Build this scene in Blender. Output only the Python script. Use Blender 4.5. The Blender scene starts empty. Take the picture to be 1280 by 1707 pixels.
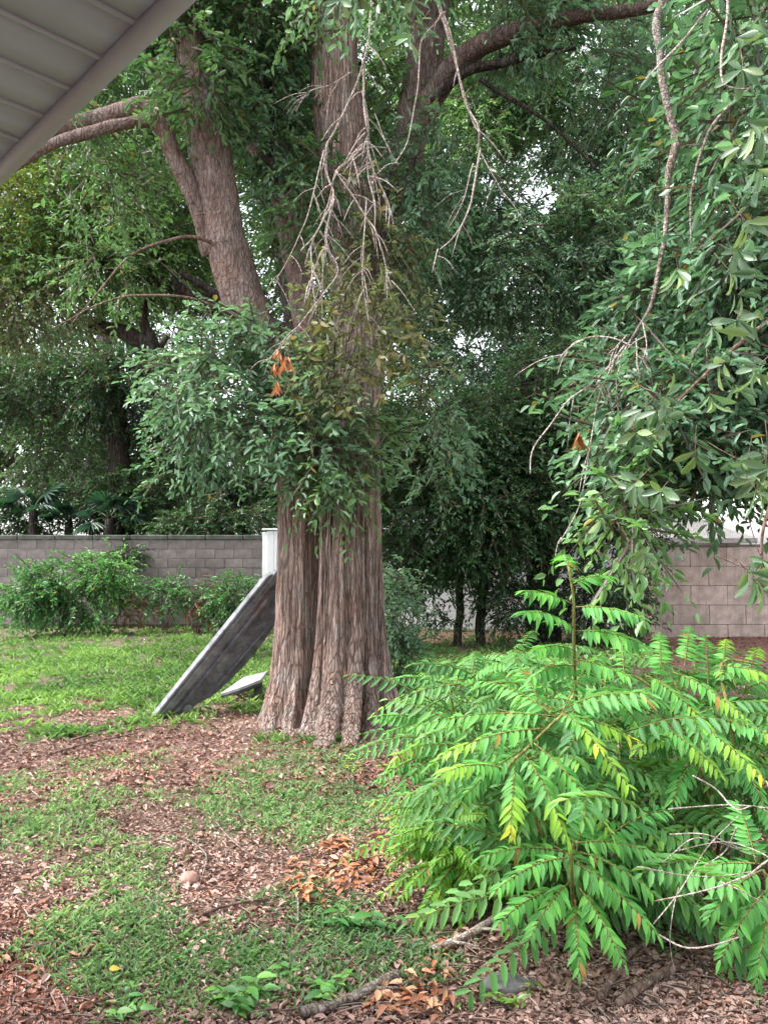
import bpy, bmesh, math, random
import numpy as np
from mathutils import Vector, Matrix

random.seed(7)
RNG = np.random.default_rng(11)
SC = bpy.context.scene
COL = SC.collection
R = math.radians

# ------------------------------------------------------------------ camera
F_PX, CX, CY = 1282.0, 640.0, 853.5
PITCH = R(2.97)
EYE = np.array([0.0, 0.0, 1.6])
cam_d = bpy.data.cameras.new('camera')
cam = bpy.data.objects.new('camera', cam_d)
COL.objects.link(cam)
cam.location = EYE
cam.rotation_euler = (R(90) + PITCH, 0, 0)
cam_d.sensor_fit = 'VERTICAL'
cam_d.angle = 2 * math.atan(853.5 / F_PX)
cam_d.clip_start = 0.05
cam_d.clip_end = 600
SC.camera = cam

# ------------------------------------------------------------------ sky, sun, exposure
SUN_EL, SUN_AZ = R(58), R(264)      # azimuth measured clockwise from +Y
w = bpy.data.worlds.new('World')
SC.world = w
w.use_nodes = True
nt = w.node_tree
nt.nodes.clear()
sky = nt.nodes.new('ShaderNodeTexSky')
sky.sky_type = 'NISHITA'
sky.sun_disc = False
sky.sun_elevation = SUN_EL
sky.sun_rotation = SUN_AZ
sky.dust_density = 3.0
hsv = nt.nodes.new('ShaderNodeHueSaturation')
hsv.inputs['Saturation'].default_value = 0.22
bg = nt.nodes.new('ShaderNodeBackground')
bg.inputs['Strength'].default_value = 0.15
wo = nt.nodes.new('ShaderNodeOutputWorld')
nt.links.new(sky.outputs[0], hsv.inputs['Color'])
nt.links.new(hsv.outputs[0], bg.inputs['Color'])
nt.links.new(bg.outputs[0], wo.inputs['Surface'])
sun_d = bpy.data.lights.new('sun', 'SUN')
sun_d.energy = 1.25
sun_d.angle = R(25)
sun_d.color = (1.0, 0.96, 0.9)
sun = bpy.data.objects.new('sun', sun_d)
COL.objects.link(sun)
sdir = Vector((math.sin(SUN_AZ) * math.cos(SUN_EL), math.cos(SUN_AZ) * math.cos(SUN_EL), math.sin(SUN_EL)))
sun.rotation_euler = sdir.to_track_quat('Z', 'Y').to_euler()
sun.location = (0, 0, 30)
SC.view_settings.view_transform = 'Standard'
SC.view_settings.look = 'None'
SC.view_settings.exposure = 2.35
SC.view_settings.gamma = 1.0
SC.view_settings.use_curve_mapping = False
SC.render.engine = 'CYCLES'
SC.cycles.max_bounces = 8
SC.cycles.diffuse_bounces = 5
SC.cycles.transmission_bounces = 5
SC.cycles.glossy_bounces = 2

# ------------------------------------------------------------------ helpers
def ray(px, py):
    u, v = (px - CX) / F_PX, (CY - py) / F_PX
    return np.array([u, math.cos(PITCH) - math.sin(PITCH) * v, math.sin(PITCH) + math.cos(PITCH) * v])

def P(px, py, Y):
    d = ray(px, py)
    return EYE + d * (Y / d[1])

def G(px, py, z=0.0):
    d = ray(px, py)
    t = (z - EYE[2]) / d[2]
    p = EYE + d * t
    return np.array([p[0], p[1], z])

def proj(V):
    d = V - EYE
    f = d[..., 1] * math.cos(PITCH) + d[..., 2] * math.sin(PITCH)
    up = -d[..., 1] * math.sin(PITCH) + d[..., 2] * math.cos(PITCH)
    f = np.maximum(f, 0.05)
    return CX + F_PX * d[..., 0] / f, CY - F_PX * up / f

def _hash(i, j, k, seed):
    n = (i * 73856093) ^ (j * 19349663) ^ (k * 83492791) ^ (seed * 2654435)
    n = (n ^ (n >> 13)) * 1274126177
    n = n & 0x7fffffff
    n = (n ^ (n >> 16)) & 0xffff
    return n / 65535.0

def vnoise(Pn, seed=0):
    Pn = np.asarray(Pn, float)
    I = np.floor(Pn).astype(np.int64)
    f = Pn - I
    f = f * f * (3 - 2 * f)
    out = 0
    for a in (0, 1):
        for b in (0, 1):
            for c in (0, 1):
                wgt = (f[..., 0] if a else 1 - f[..., 0]) * (f[..., 1] if b else 1 - f[..., 1]) * (f[..., 2] if c else 1 - f[..., 2])
                out = out + wgt * _hash(I[..., 0] + a, I[..., 1] + b, I[..., 2] + c, seed)
    return out

def fbm(Pn, seed=0, octs=3):
    s, a, t = 0, 0.5, 0
    Pn = np.asarray(Pn, float)
    for o in range(octs):
        s = s + a * vnoise(Pn * (2 ** o), seed + o)
        t += a
        a *= 0.5
    return s / t

def unit(V):
    return V / np.maximum(np.linalg.norm(V, axis=-1, keepdims=True), 1e-9)

def tag(o, label=None, cat=None, group=None, kind=None):
    if label: o['label'] = label
    if cat: o['category'] = cat
    if group: o['group'] = group
    if kind: o['kind'] = kind
    return o

def thing(name, label, cat, loc, group=None):
    o = bpy.data.objects.new(name, None)
    o.empty_display_size = 0.2
    COL.objects.link(o)
    o.location = [float(c) for c in loc]
    return tag(o, label, cat, group)

def link(name, me, parent=None, mat=None):
    if mat is not None and not me.materials:
        me.materials.append(mat)
    o = bpy.data.objects.new(name, me)
    COL.objects.link(o)
    if parent is not None:
        o.parent = parent
    return o

def root_loc(o):
    l = np.zeros(3)
    while o is not None:
        l = l + np.array(o.location)
        o = o.parent
    return l

def np_mesh(name, V, F, col=None, smooth=False):
    """V (n,3); F (m,k) uniform polygons; col (n,3) per-point linear colour."""
    V = np.ascontiguousarray(V, dtype=np.float32)
    F = np.ascontiguousarray(F, dtype=np.int32)
    m, k = F.shape
    me = bpy.data.meshes.new(name)
    me.vertices.add(len(V))
    me.vertices.foreach_set('co', V.ravel())
    me.loops.add(m * k)
    me.loops.foreach_set('vertex_index', F.ravel())
    me.polygons.add(m)
    me.polygons.foreach_set('loop_start', np.arange(0, m * k, k, dtype=np.int32))
    try:
        me.polygons.foreach_set('loop_total', np.full(m, k, dtype=np.int32))
    except Exception:
        pass
    if smooth:
        me.polygons.foreach_set('use_smooth', np.ones(m, dtype=bool))
    me.update(calc_edges=True)
    me.validate()
    if col is not None:
        at = me.attributes.new('col', 'FLOAT_COLOR', 'POINT')
        c4 = np.ones((len(V), 4), dtype=np.float32)
        c4[:, :3] = col
        at.data.foreach_set('color', c4.ravel())
    return me

def part(name, V, F, mat, parent, col=None, smooth=False, kind=None, label=None):
    V = np.asarray(V, float)
    if parent is not None:
        V = V - root_loc(parent)
    o = link(name, np_mesh(name, V, F, col, smooth), parent, mat)
    if kind: o['kind'] = kind
    if label: o['label'] = label
    return o

class Acc:
    def __init__(s): s.V, s.F, s.C, s.n = [], [], [], 0
    def add(s, V, F, C=None):
        s.V.append(np.asarray(V, float)); s.F.append(np.asarray(F) + s.n); s.n += len(V)
        if C is not None: s.C.append(np.broadcast_to(np.asarray(C, float), (len(V), 3)))
    def get(s):
        return np.concatenate(s.V), np.concatenate(s.F), (np.concatenate(s.C) if s.C else None)
    def part(s, name, mat, parent, **kw):
        V, F, C = s.get()
        return part(name, V, F, mat, parent, col=C, **kw)

def resample(pts, rad, n):
    pts = np.asarray(pts, float); rad = np.asarray(rad, float)
    if len(pts) == 2:
        t = np.linspace(0, 1, n)[:, None]
        return pts[0] * (1 - t) + pts[1] * t, rad[0] + (rad[1] - rad[0]) * t[:, 0]
    Q = np.vstack([2 * pts[0] - pts[1], pts, 2 * pts[-1] - pts[-2]])
    rr = np.concatenate([[rad[0]], rad, [rad[-1]]])
    out, ro = [], []
    ts = np.linspace(0, len(pts) - 1 - 1e-6, n)
    for t in ts:
        i = int(t); f = t - i
        a, b, c, d = Q[i], Q[i + 1], Q[i + 2], Q[i + 3]
        out.append(0.5 * (2 * b + (c - a) * f + (2 * a - 5 * b + 4 * c - d) * f * f + (3 * b - a - 3 * c + d) * f ** 3))
        ro.append(rr[i + 1] * (1 - f) + rr[i + 2] * f)
    return np.array(out), np.array(ro)

def tube(pts, rad, sides=8, n=None, rough=0.0, wob=0.0, seed=0):
    n = n or max(4, (len(pts) - 1) * 5)
    C, r = resample(pts, rad, n)
    if wob:
        k = (fbm(C * 3.0 + seed * 7.3, seed, 2)[:, None] - 0.5)
        k2 = (fbm(C * 3.0 + seed * 3.1 + 50, seed + 5, 2)[:, None] - 0.5)
        C = C + wob * (k * np.array([1, 0, 0.3]) + k2 * np.array([0, 1, -0.4]))
    T = unit(np.gradient(C, axis=0))
    ref = np.array([0.0, 1.0, 0.0]) if abs(T[0][1]) < 0.85 else np.array([1.0, 0, 0])
    V = []
    a = np.linspace(0, 2 * math.pi, sides, endpoint=False)
    u = unit(np.cross(T[0], ref))
    for i in range(n):
        u = u - T[i] * np.dot(u, T[i]); u = u / np.linalg.norm(u)
        v = np.cross(T[i], u)
        V.append(C[i] + r[i] * (np.cos(a)[:, None] * u + np.sin(a)[:, None] * v))
    V = np.array(V)
    if rough:
        nz = fbm(V.reshape(-1, 3) * np.array([9, 9, 3.0]) + seed, seed, 3).reshape(n, sides) - 0.5
        V = V + (V - C[:, None, :]) * (nz * rough)[..., None]
    V = V.reshape(-1, 3)
    i = np.arange(n - 1)[:, None] * sides
    j = np.arange(sides)[None, :]
    j2 = (j + 1) % sides
    F = np.stack([i + j, i + j2, i + sides + j2, i + sides + j], -1).reshape(-1, 4)
    # end caps as quads fanned to the centre point (two verts)
    k = len(V)
    V = np.vstack([V, C[0], C[-1]])
    caps = []
    for q in range(0, sides, 2):
        caps.append([k, (q + 2) % sides, q + 1, q])
        b = (n - 1) * sides
        caps.append([k + 1, b + q, b + q + 1, b + (q + 2) % sides])
    return V, np.vstack([F, np.array(caps)])

def box_vf(lo, hi):
    x0, y0, z0 = lo; x1, y1, z1 = hi
    V = np.array([[x0, y0, z0], [x1, y0, z0], [x1, y1, z0], [x0, y1, z0], [x0, y0, z1], [x1, y0, z1], [x1, y1, z1], [x0, y1, z1]], float)
    F = np.array([[3, 2, 1, 0], [4, 5, 6, 7], [0, 1, 5, 4], [1, 2, 6, 5], [2, 3, 7, 6], [3, 0, 4, 7]])
    return V, F

def bevel_box(name, size, bev, mat, jitter=0.0, seed=0):
    bm = bmesh.new()
    bmesh.ops.create_cube(bm, size=1.0)
    rs = random.Random(seed)
    for v in bm.verts:
        v.co = Vector((v.co.x * size[0], v.co.y * size[1], v.co.z * size[2]))
        v.co += Vector((rs.uniform(-1, 1), rs.uniform(-1, 1), rs.uniform(-1, 1))) * jitter
    bmesh.ops.bevel(bm, geom=bm.edges[:], offset=bev, segments=1, affect='EDGES')
    me = bpy.data.meshes.new(name)
    bm.to_mesh(me); bm.free()
    me.materials.append(mat)
    return me

# ------------------------------------------------------------------ materials
def mat_new(name):
    m = bpy.data.materials.new(name)
    m.use_nodes = True
    t = m.node_tree
    t.nodes.clear()
    out = t.nodes.new('ShaderNodeOutputMaterial')
    pr = t.nodes.new('ShaderNodeBsdfPrincipled')
    t.links.new(pr.outputs[0], out.inputs['Surface'])
    return m, t, pr, out

def N(t, kind, **kw):
    n = t.nodes.new(kind)
    for k, v in kw.items():
        if k in n.inputs: n.inputs[k].default_value = v
        else: setattr(n, k, v)
    return n

def ramp(t, fac, stops):
    r = t.nodes.new('ShaderNodeValToRGB')
    e = r.color_ramp.elements
    while len(e) < len(stops): e.new(0.5)
    for k, (p, c) in zip(e, stops):
        k.position = p; k.color = (*c, 1) if len(c) == 3 else c
    t.links.new(fac, r.inputs[0])
    return r.outputs[0]

def mixc(t, fac, a, b, mode='MIX'):
    m = t.nodes.new('ShaderNodeMix')
    m.data_type = 'RGBA'; m.blend_type = mode
    if isinstance(fac, (int, float)): m.inputs[0].default_value = fac
    else: t.links.new(fac, m.inputs[0])
    for s, i in ((a, 6), (b, 7)):
        if isinstance(s, tuple): m.inputs[i].default_value = (*s, 1)
        else: t.links.new(s, m.inputs[i])
    return m.outputs[2]

def coords(t, scale=(1, 1, 1), kind='Object'):
    tc = t.nodes.new('ShaderNodeTexCoord')
    mp = t.nodes.new('ShaderNodeMapping')
    mp.inputs['Scale'].default_value = scale
    t.links.new(tc.outputs[kind], mp.inputs[0])
    return mp.outputs[0]

def noise(t, vec, scale, detail=5, rough=0.6):
    n = N(t, 'ShaderNodeTexNoise', Scale=scale, Detail=detail, Roughness=rough)
    t.links.new(vec, n.inputs['Vector'])
    return n.outputs[0]

def bump(t, pr, h, strength, dist):
    b = N(t, 'ShaderNodeBump', Strength=strength, Distance=dist)
    t.links.new(h, b.inputs['Height'])
    t.links.new(b.outputs[0], pr.inputs['Normal'])

def leaf_mat(name, rough=0.37, trans=0.36, spec=0.5, color=None, vary=0.25, tmul=(1.2, 1.4, 0.85)):
    m, t, pr, out = mat_new(name)
    pr.inputs['Roughness'].default_value = rough
    pr.inputs['Specular IOR Level'].default_value = spec
    if color is None:
        a = N(t, 'ShaderNodeAttribute', attribute_name='col')
        c = a.outputs['Color']
    else:
        oi = t.nodes.new('ShaderNodeObjectInfo')
        h = N(t, 'ShaderNodeHueSaturation')
        h.inputs['Color'].default_value = (*color, 1)
        mr = N(t, 'ShaderNodeMapRange')
        mr.inputs['To Min'].default_value = 1 - vary; mr.inputs['To Max'].default_value = 1 + vary
        t.links.new(oi.outputs['Random'], mr.inputs[0])
        t.links.new(mr.outputs[0], h.inputs['Value'])
        c0 = h.outputs[0]
        nz = noise(t, coords(t, (1, 1, 1)), 6, 3)
        c = mixc(t, nz, c0, mixc(t, 1.0, c0, (1.25, 1.1, 0.8), 'MULTIPLY'))
    t.links.new(c, pr.inputs['Base Color'])
    if trans:
        tr = t.nodes.new('ShaderNodeBsdfTranslucent')
        tc = mixc(t, 1.0, c, tmul, 'MULTIPLY')
        t.links.new(tc, tr.inputs['Color'])
        mx = t.nodes.new('ShaderNodeMixShader')
        mx.inputs[0].default_value = trans
        t.links.new(pr.outputs[0], mx.inputs[1]); t.links.new(tr.outputs[0], mx.inputs[2])
        t.links.new(mx.outputs[0], out.inputs['Surface'])
    return m

def bark_mat(name, dark, mid, light, scale=1.0, streak=(14, 14, 1.6), bdist=0.02, lichen=0.0, fis=1.0, crk=0.9, wobble=0.9):
    m, t, pr, out = mat_new(name)
    pr.inputs['Roughness'].default_value = 0.9
    pr.inputs['Specular IOR Level'].default_value = 0.2
    v = coords(t, tuple(s * scale for s in streak))
    n1 = noise(t, v, 1.0, 8, 0.72)
    n2 = noise(t, coords(t, (3 * scale,) * 3), 1.0, 4)
    n3 = noise(t, coords(t, (70 * scale, 70 * scale, 22 * scale)), 1.0, 5, 0.7)
    # fissures between bark plates: cell borders on wobbled, drawn-out coordinates
    wv = t.nodes.new('ShaderNodeVectorMath'); wv.operation = 'MULTIPLY_ADD'
    nc = N(t, 'ShaderNodeTexNoise', Scale=7.0 * scale, Detail=4)
    t.links.new(coords(t), nc.inputs['Vector'])
    t.links.new(nc.outputs['Color'], wv.inputs[0])
    wv.inputs[1].default_value = (wobble,) * 3
    t.links.new(coords(t, tuple(s_ * scale * 1.5 * fis for s_ in streak)), wv.inputs[2])
    vo = N(t, 'ShaderNodeTexVoronoi', feature='DISTANCE_TO_EDGE', Scale=1.0)
    t.links.new(wv.outputs[0], vo.inputs['Vector'])
    crack = ramp(t, vo.outputs['Distance'], [(0.0, (0, 0, 0)), (0.16, (1, 1, 1))])
    c = ramp(t, n1, [(0.32, dark), (0.48, mid), (0.66, light)])
    c2 = mixc(t, ramp(t, n2, [(0.4, (0, 0, 0)), (0.62, (1, 1, 1))]), c, mixc(t, 1.0, c, (1.06, 0.94, 0.88), 'MULTIPLY'))
    if lichen:
        n4 = noise(t, coords(t, (5 * scale, 5 * scale, 2.2 * scale)), 1.3, 6, 0.7)
        c2 = mixc(t, ramp(t, n4, [(0.52, (0, 0, 0)), (0.66, (lichen,) * 3)]), c2, (0.30, 0.31, 0.28))
    c3 = mixc(t, 0.6, c2, mixc(t, 1.0, c2, ramp(t, n3, [(0.3, (0.4, 0.4, 0.4)), (0.7, (1.6, 1.6, 1.6))]), 'MULTIPLY'))
    c3 = mixc(t, crack, mixc(t, crk, c3, mixc(t, 1.0, c3, (0.5, 0.46, 0.44), 'MULTIPLY')), c3)
    t.links.new(c3, pr.inputs['Base Color'])
    add = N(t, 'ShaderNodeMath', operation='ADD')
    t.links.new(n1, add.inputs[0]); t.links.new(n3, add.inputs[1])
    add2 = N(t, 'ShaderNodeMath', operation='ADD')
    t.links.new(add.outputs[0], add2.inputs[0]); t.links.new(crack, add2.inputs[1])
    bump(t, pr, add2.outputs[0], 0.9, bdist)
    return m

M_LEAF = leaf_mat('oak_leaf')
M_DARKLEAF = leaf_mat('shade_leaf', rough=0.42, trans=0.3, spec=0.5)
M_GRASS = leaf_mat('grass_blade', rough=0.55, trans=0.3, spec=0.3)
M_LITTER = leaf_mat('dead_leaf', rough=0.75, trans=0.08, spec=0.25, tmul=(1.1, 0.9, 0.7))
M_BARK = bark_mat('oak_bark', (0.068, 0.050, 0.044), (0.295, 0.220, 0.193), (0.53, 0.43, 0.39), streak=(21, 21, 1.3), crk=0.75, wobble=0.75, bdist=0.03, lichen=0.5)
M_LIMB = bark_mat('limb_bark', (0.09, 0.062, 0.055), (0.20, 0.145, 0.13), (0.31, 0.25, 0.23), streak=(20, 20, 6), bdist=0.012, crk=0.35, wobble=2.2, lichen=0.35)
M_MIDBARK = bark_mat('shaded_bark', (0.045, 0.034, 0.031), (0.115, 0.085, 0.076), (0.20, 0.16, 0.148), streak=(20, 20, 5), bdist=0.012, crk=0.4, wobble=1.5, lichen=0.3)  # darker limb bark; shade on the right fork is put into the colour
M_DARKBARK = bark_mat('dark_bark', (0.015, 0.012, 0.011), (0.04, 0.032, 0.028), (0.075, 0.062, 0.055), lichen=0.2)  # dark copy of limb bark; the limbs' silhouette darkness is put into the colour
M_GREYTWIG = bark_mat('dead_twig', (0.24, 0.20, 0.19), (0.43, 0.38, 0.36), (0.60, 0.55, 0.53), scale=3, streak=(8, 8, 8), bdist=0.004)
M_BROWNTWIG = bark_mat('brown_twig', (0.07, 0.05, 0.04), (0.17, 0.12, 0.10), (0.30, 0.23, 0.19), scale=2, streak=(9, 9, 5), bdist=0.005)
M_MOSSTWIG = bark_mat('mossy_twig', (0.05, 0.05, 0.04), (0.20, 0.17, 0.15), (0.42, 0.38, 0.35), scale=3, streak=(9, 9, 9), bdist=0.006, lichen=0.6)
M_STEM = bark_mat('green_stem', (0.10, 0.09, 0.03), (0.16, 0.17, 0.05), (0.26, 0.25, 0.09), scale=3, bdist=0.002)

# ------------------------------------------------------------------ leaves as geometry
def leaf_quads(B, D, Nrm, L, W, C, shape='mid', bend=0.12, fold=0.25):
    """arrays of leaves -> V,F,C.  'far' = folded kite (2 tris), 'mid' = folded pointed oval (2 quads)."""
    n = len(B)
    D = unit(D)
    S = unit(np.cross(D, Nrm)); Nn = np.cross(S, D)
    L = np.broadcast_to(L, n)[:, None]; W = np.broadcast_to(W, n)[:, None]
    fz = fold * W
    if shape == 'far':
        V = np.stack([B, B + D * L * 0.5 + S * W * 0.5 + Nn * fz, B + D * L - Nn * L * bend, B + D * L * 0.5 - S * W * 0.5 + Nn * fz], 1)
        k = 4
        f = np.array([[0, 1, 2], [0, 2, 3]])
    else:
        V = np.stack([B, B + D * L * 0.34 + S * W * 0.46 + Nn * fz, B + D * L * 0.72 + S * W * 0.40 + Nn * (fz - L * bend * 0.45),
                      B + D * L - Nn * L * bend,
                      B + D * L * 0.72 - S * W * 0.40 + Nn * (fz - L * bend * 0.45), B + D * L * 0.34 - S * W * 0.46 + Nn * fz], 1)
        k = 6
        f = np.array([[0, 1, 2, 3], [0, 3, 4, 5]])
    F = (np.arange(n)[:, None, None] * k + f[None]).reshape(-1, f.shape[1])
    Cc = np.repeat(np.asarray(C, float), k, axis=0)
    return V.reshape(-1, 3), F, Cc

# base palettes: (dark, mid, light) linear leaf colours
PAL = {
    'oak': [(0.048, 0.1064, 0.051), (0.0813, 0.1683, 0.0708), (0.1476, 0.2583, 0.1074)],
    'blue': [(0.0757, 0.1555, 0.098), (0.1219, 0.2336, 0.1434), (0.206, 0.3359, 0.2101)],
    'light': [(0.0755, 0.1561, 0.063), (0.1252, 0.2453, 0.0907), (0.1978, 0.3422, 0.1308)],
    'yellow': [(0.085, 0.130, 0.020), (0.150, 0.205, 0.030), (0.230, 0.270, 0.045)],
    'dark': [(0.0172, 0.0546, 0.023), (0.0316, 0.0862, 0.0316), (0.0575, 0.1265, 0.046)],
    'olive': [(0.0675, 0.09, 0.0406), (0.1294, 0.1562, 0.0703), (0.225, 0.2375, 0.125)],
    'shrub':  [(0.062, 0.185, 0.056), (0.098, 0.265, 0.075), (0.15, 0.34, 0.100)],
    'lime':   [(0.080, 0.200, 0.035), (0.130, 0.290, 0.045), (0.190, 0.370, 0.060)],
    'rust':   [(0.160, 0.055, 0.022), (0.300, 0.110, 0.045), (0.420, 0.190, 0.090)],
}
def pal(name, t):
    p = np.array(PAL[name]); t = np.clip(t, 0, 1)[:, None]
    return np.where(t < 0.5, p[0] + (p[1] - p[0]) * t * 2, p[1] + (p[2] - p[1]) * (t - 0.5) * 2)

# openings through which the sky shows between the far crowns (centre px, radius px)
GAPS = [(905, 320, 42, 62), (745, 510, 20, 42), (800, 565, 62, 34), (895, 240, 25, 25), (690, 500, 14, 20),
        (270, 535, 26, 28), (335, 545, 45, 18), (285, 640, 36, 38), (130, 580, 24, 14), (45, 745, 28, 18), (125, 810, 40, 12), (40, 825, 14, 14),
        (990, 60, 45, 28), (720, 690, 24, 18), (350, 660, 20, 26), (1120, 20, 20, 18), (945, 590, 20, 16), (230, 150, 16, 14), (395, 90, 14, 30), (430, 30, 18, 20)]

def crown(specs, seed, shape='far', k=14, gapY=8.5, cull=260):
    """specs: (px, py, Y, rx, ry, rY, n_sprays, leaf_len, palette[, tone shift]) -> V,F,C of leafy sprays.
    Each spray is a thin twig with leaves set alternately along it."""
    rng = np.random.default_rng(seed)
    acc = Acc()
    for si, s in enumerate(specs):
        px, py, Y, rx, ry, rY, n, LL, pname = s[:9]
        sh = s[9] if len(s) > 9 else 0.0
        c = P(px, py, Y); m = Y / F_PX
        d = unit(rng.normal(size=(n, 3)))
        rad = rng.random(n) ** (1 / 2.6)
        A = c + d * rad[:, None] * np.array([rx * m, rY, ry * m])
        dens = fbm(A * np.array([0.9, 0.9, 1.1]) * (8.0 / (5 + 0.35 * Y)) + si * 3.7, seed, 3)
        keep = dens > 0.43 + 0.10 * (rng.random(n) - 0.5)
        gx, gy = proj(A)
        if Y > gapY:
            for (a, b, ra, rb) in GAPS:
                q = (((gx - a) / ra) ** 2 + ((gy - b) / rb) ** 2) * 1.75
                keep &= ~((q < 1.0 + 0.9 * (rng.random(n) - 0.5)) & (rng.random(n) < 0.97))
        keep &= (A[:, 2] > 0.05) & (gx > -cull) & (gx < 1280 + cull)
        A, d, dens = A[keep], d[keep], dens[keep]
        n = len(A)
        if n == 0: continue
        D = unit(d * np.array([1, 1, 0.6]) * 0.8 + rng.normal(size=(n, 3)) * 0.55 + np.array([0, 0, -0.35]))
        SL = LL * rng.uniform(3.0, 5.5, n)
        tone = np.clip(0.5 + (fbm(A * 0.8 + 31, seed + 9, 2) - 0.5) * 1.6 + rng.normal(size=n) * 0.14 + sh, 0, 1)
        # leaves
        t = np.linspace(0.08, 1.0, k)[None, :] + rng.normal(size=(n, k)) * 0.03
        droop = (t ** 2)[..., None] * np.array([0, 0, -0.25])
        B = A[:, None, :] + D[:, None, :] * (t * SL[:, None])[..., None] + droop * SL[:, None, None]
        side = unit(np.cross(D, np.array([0, 0, 1.0]) + rng.normal(size=(n, 3)) * 0.3))
        sg = np.where(np.arange(k) % 2 == 0, 1.0, -1.0)[None, :, None]
        LD = unit(D[:, None, :] * 0.75 + side[:, None, :] * sg * 0.8 + rng.normal(size=(n, k, 3)) * 0.33 + np.array([0, 0, -0.2]))
        LN = unit(np.array([0, 0, 1.0]) + rng.normal(size=(n, k, 3)) * 0.45)
        L = LL * rng.uniform(0.5, 1.25, (n, k))
        tn = (tone[:, None] + rng.normal(size=(n, k)) * 0.16).ravel()
        C = pal(pname, tn)
        odd = rng.random(len(C))
        C = np.where((odd < 0.012)[:, None], np.array([0.26, 0.20, 0.06]), C)
        V, F, Cc = leaf_quads(B.reshape(-1, 3), LD.reshape(-1, 3), LN.reshape(-1, 3), L.ravel(), (L * rng.uniform(0.34, 0.46, (n, k))).ravel(), C, shape)
        acc.add(V, F, Cc)
        # twigs as slim kites crossing the spray
        tw = np.full((n, 3), (0.10, 0.075, 0.06)) * rng.uniform(0.7, 1.6, (n, 1))
        V, F, Cc = leaf_quads(A - D * SL[:, None] * 0.3, D + np.array([0, 0, -0.1]), rng.normal(size=(n, 3)), SL * 1.25, 0.006 + 0.0006 * Y, tw, shape, bend=0.08)
        acc.add(V, F, Cc)
    return acc

# single leaf templates (shared mesh data) for leaves built one by one
def leaf_template(name, mat, wid=0.34, tip=1.0, bend=0.16, fold=0.10, blunt=False):
    """length 1 along +X, normal +Z: 5 stations, midrib folded, 16 tris"""
    if blunt: st = [(0.0, 0.05), (0.22, 0.45), (0.48, 0.88), (0.72, 1.0), (0.92, 0.5), (1.0, 0.02)]
    else: st = [(0.0, 0.06), (0.14, 0.70), (0.36, 1.0), (0.62, 0.80), (0.84, 0.40), (1.0, 0.02)]
    V, F = [], []
    for (x, ww) in st:
        z = -bend * x * x
        h = wid * 0.5 * ww
        V += [(x, h, z + fold * h * 2), (x, 0, z), (x, -h, z + fold * h * 2)]
    for i in range(len(st) - 1):
        a = i * 3
        F += [(a, a + 1, a + 4, a + 3), (a + 1, a + 2, a + 5, a + 4)]
    me = bpy.data.meshes.new(name)
    me.from_pydata(V, [], F)
    me.polygons.foreach_set('use_smooth', np.ones(len(F), dtype=bool))
    me.materials.append(mat)
    return me

def frame_matrix(base, d, nrm, L):
    d = Vector(d).normalized(); nrm = Vector(nrm)
    y = nrm.cross(d).normalized(); z = d.cross(y)
    m = Matrix((d * L, y * L, z * L)).transposed().to_4x4()
    m.translation = Vector(base)
    return m

def place_leaf(me, name, parent, base, d, nrm, L):
    o = bpy.data.objects.new(name, me)
    COL.objects.link(o)
    o.parent = parent
    o.matrix_local = frame_matrix(np.asarray(base) - root_loc(parent), d, nrm, L)
    return o

# ================================================================== GROUND
TREE = np.array([P(556, 900, 7.3)[0], 7.3, 0.0])
def gheight(x, y):
    Q = np.stack([x * 0.55, y * 0.55, np.zeros_like(x)], -1)
    h = 0.10 * (fbm(Q, 3, 3) - 0.5) + 0.03 * (vnoise(Q * 6, 8) - 0.5)
    r2 = (x - TREE[0]) ** 2 + (y - TREE[1]) ** 2
    return h + 0.05 * np.exp(-r2 / 1.3)
def gz(x, y):
    return float(gheight(np.array([float(x)]), np.array([float(y)]))[0])
def GG(px, py):
    p = G(px, py)
    for _ in range(4):
        p = G(px, py, gz(p[0], p[1]))
    return p

# green cover and litter tone from the patches seen on the ground
PATCH = [(430, 1335, 240, 62, 1.0), (590, 1340, 90, 70, .9), (90, 1350, 120, 62, .85), (215, 1545, 95, 140, 1.0), (600, 1555, 80, 60, 1.0),
         (430, 1655, 190, 70, 1.1), (720, 1600, 90, 60, .6), (300, 1270, 160, 30, .7), (230, 1112, 420, 78, 1.12), (-200, 1120, 400, 80, 1.12),
         (820, 1120, 220, 55, 1.2), (860, 1690, 60, 40, .7), (560, 1270, 120, 40, .7), (190, 1680, 50, 40, .5), (540, 1640, 60, 30, .6), (1120, 1130, 300, 25, .6), (360, 1205, 150, 20, .75), (60, 1215, 120, 16, .6)]
def green(x, y):
    gx, gy = proj(np.stack([x, y, np.zeros_like(x)], -1))
    s = np.zeros_like(gx)
    for (a, b, ra, rb, wt) in PATCH:
        q = ((gx - a) / ra) ** 2 + ((gy - b) / rb) ** 2
        s = np.maximum(s, wt * np.exp(-q * 0.7))
    nz = fbm(np.stack([x * 2.2, y * 2.2, x * 0], -1), 21, 4) - 0.5
    return np.clip(s + nz * 1.9 - 0.08, 0, 1.3)

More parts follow.
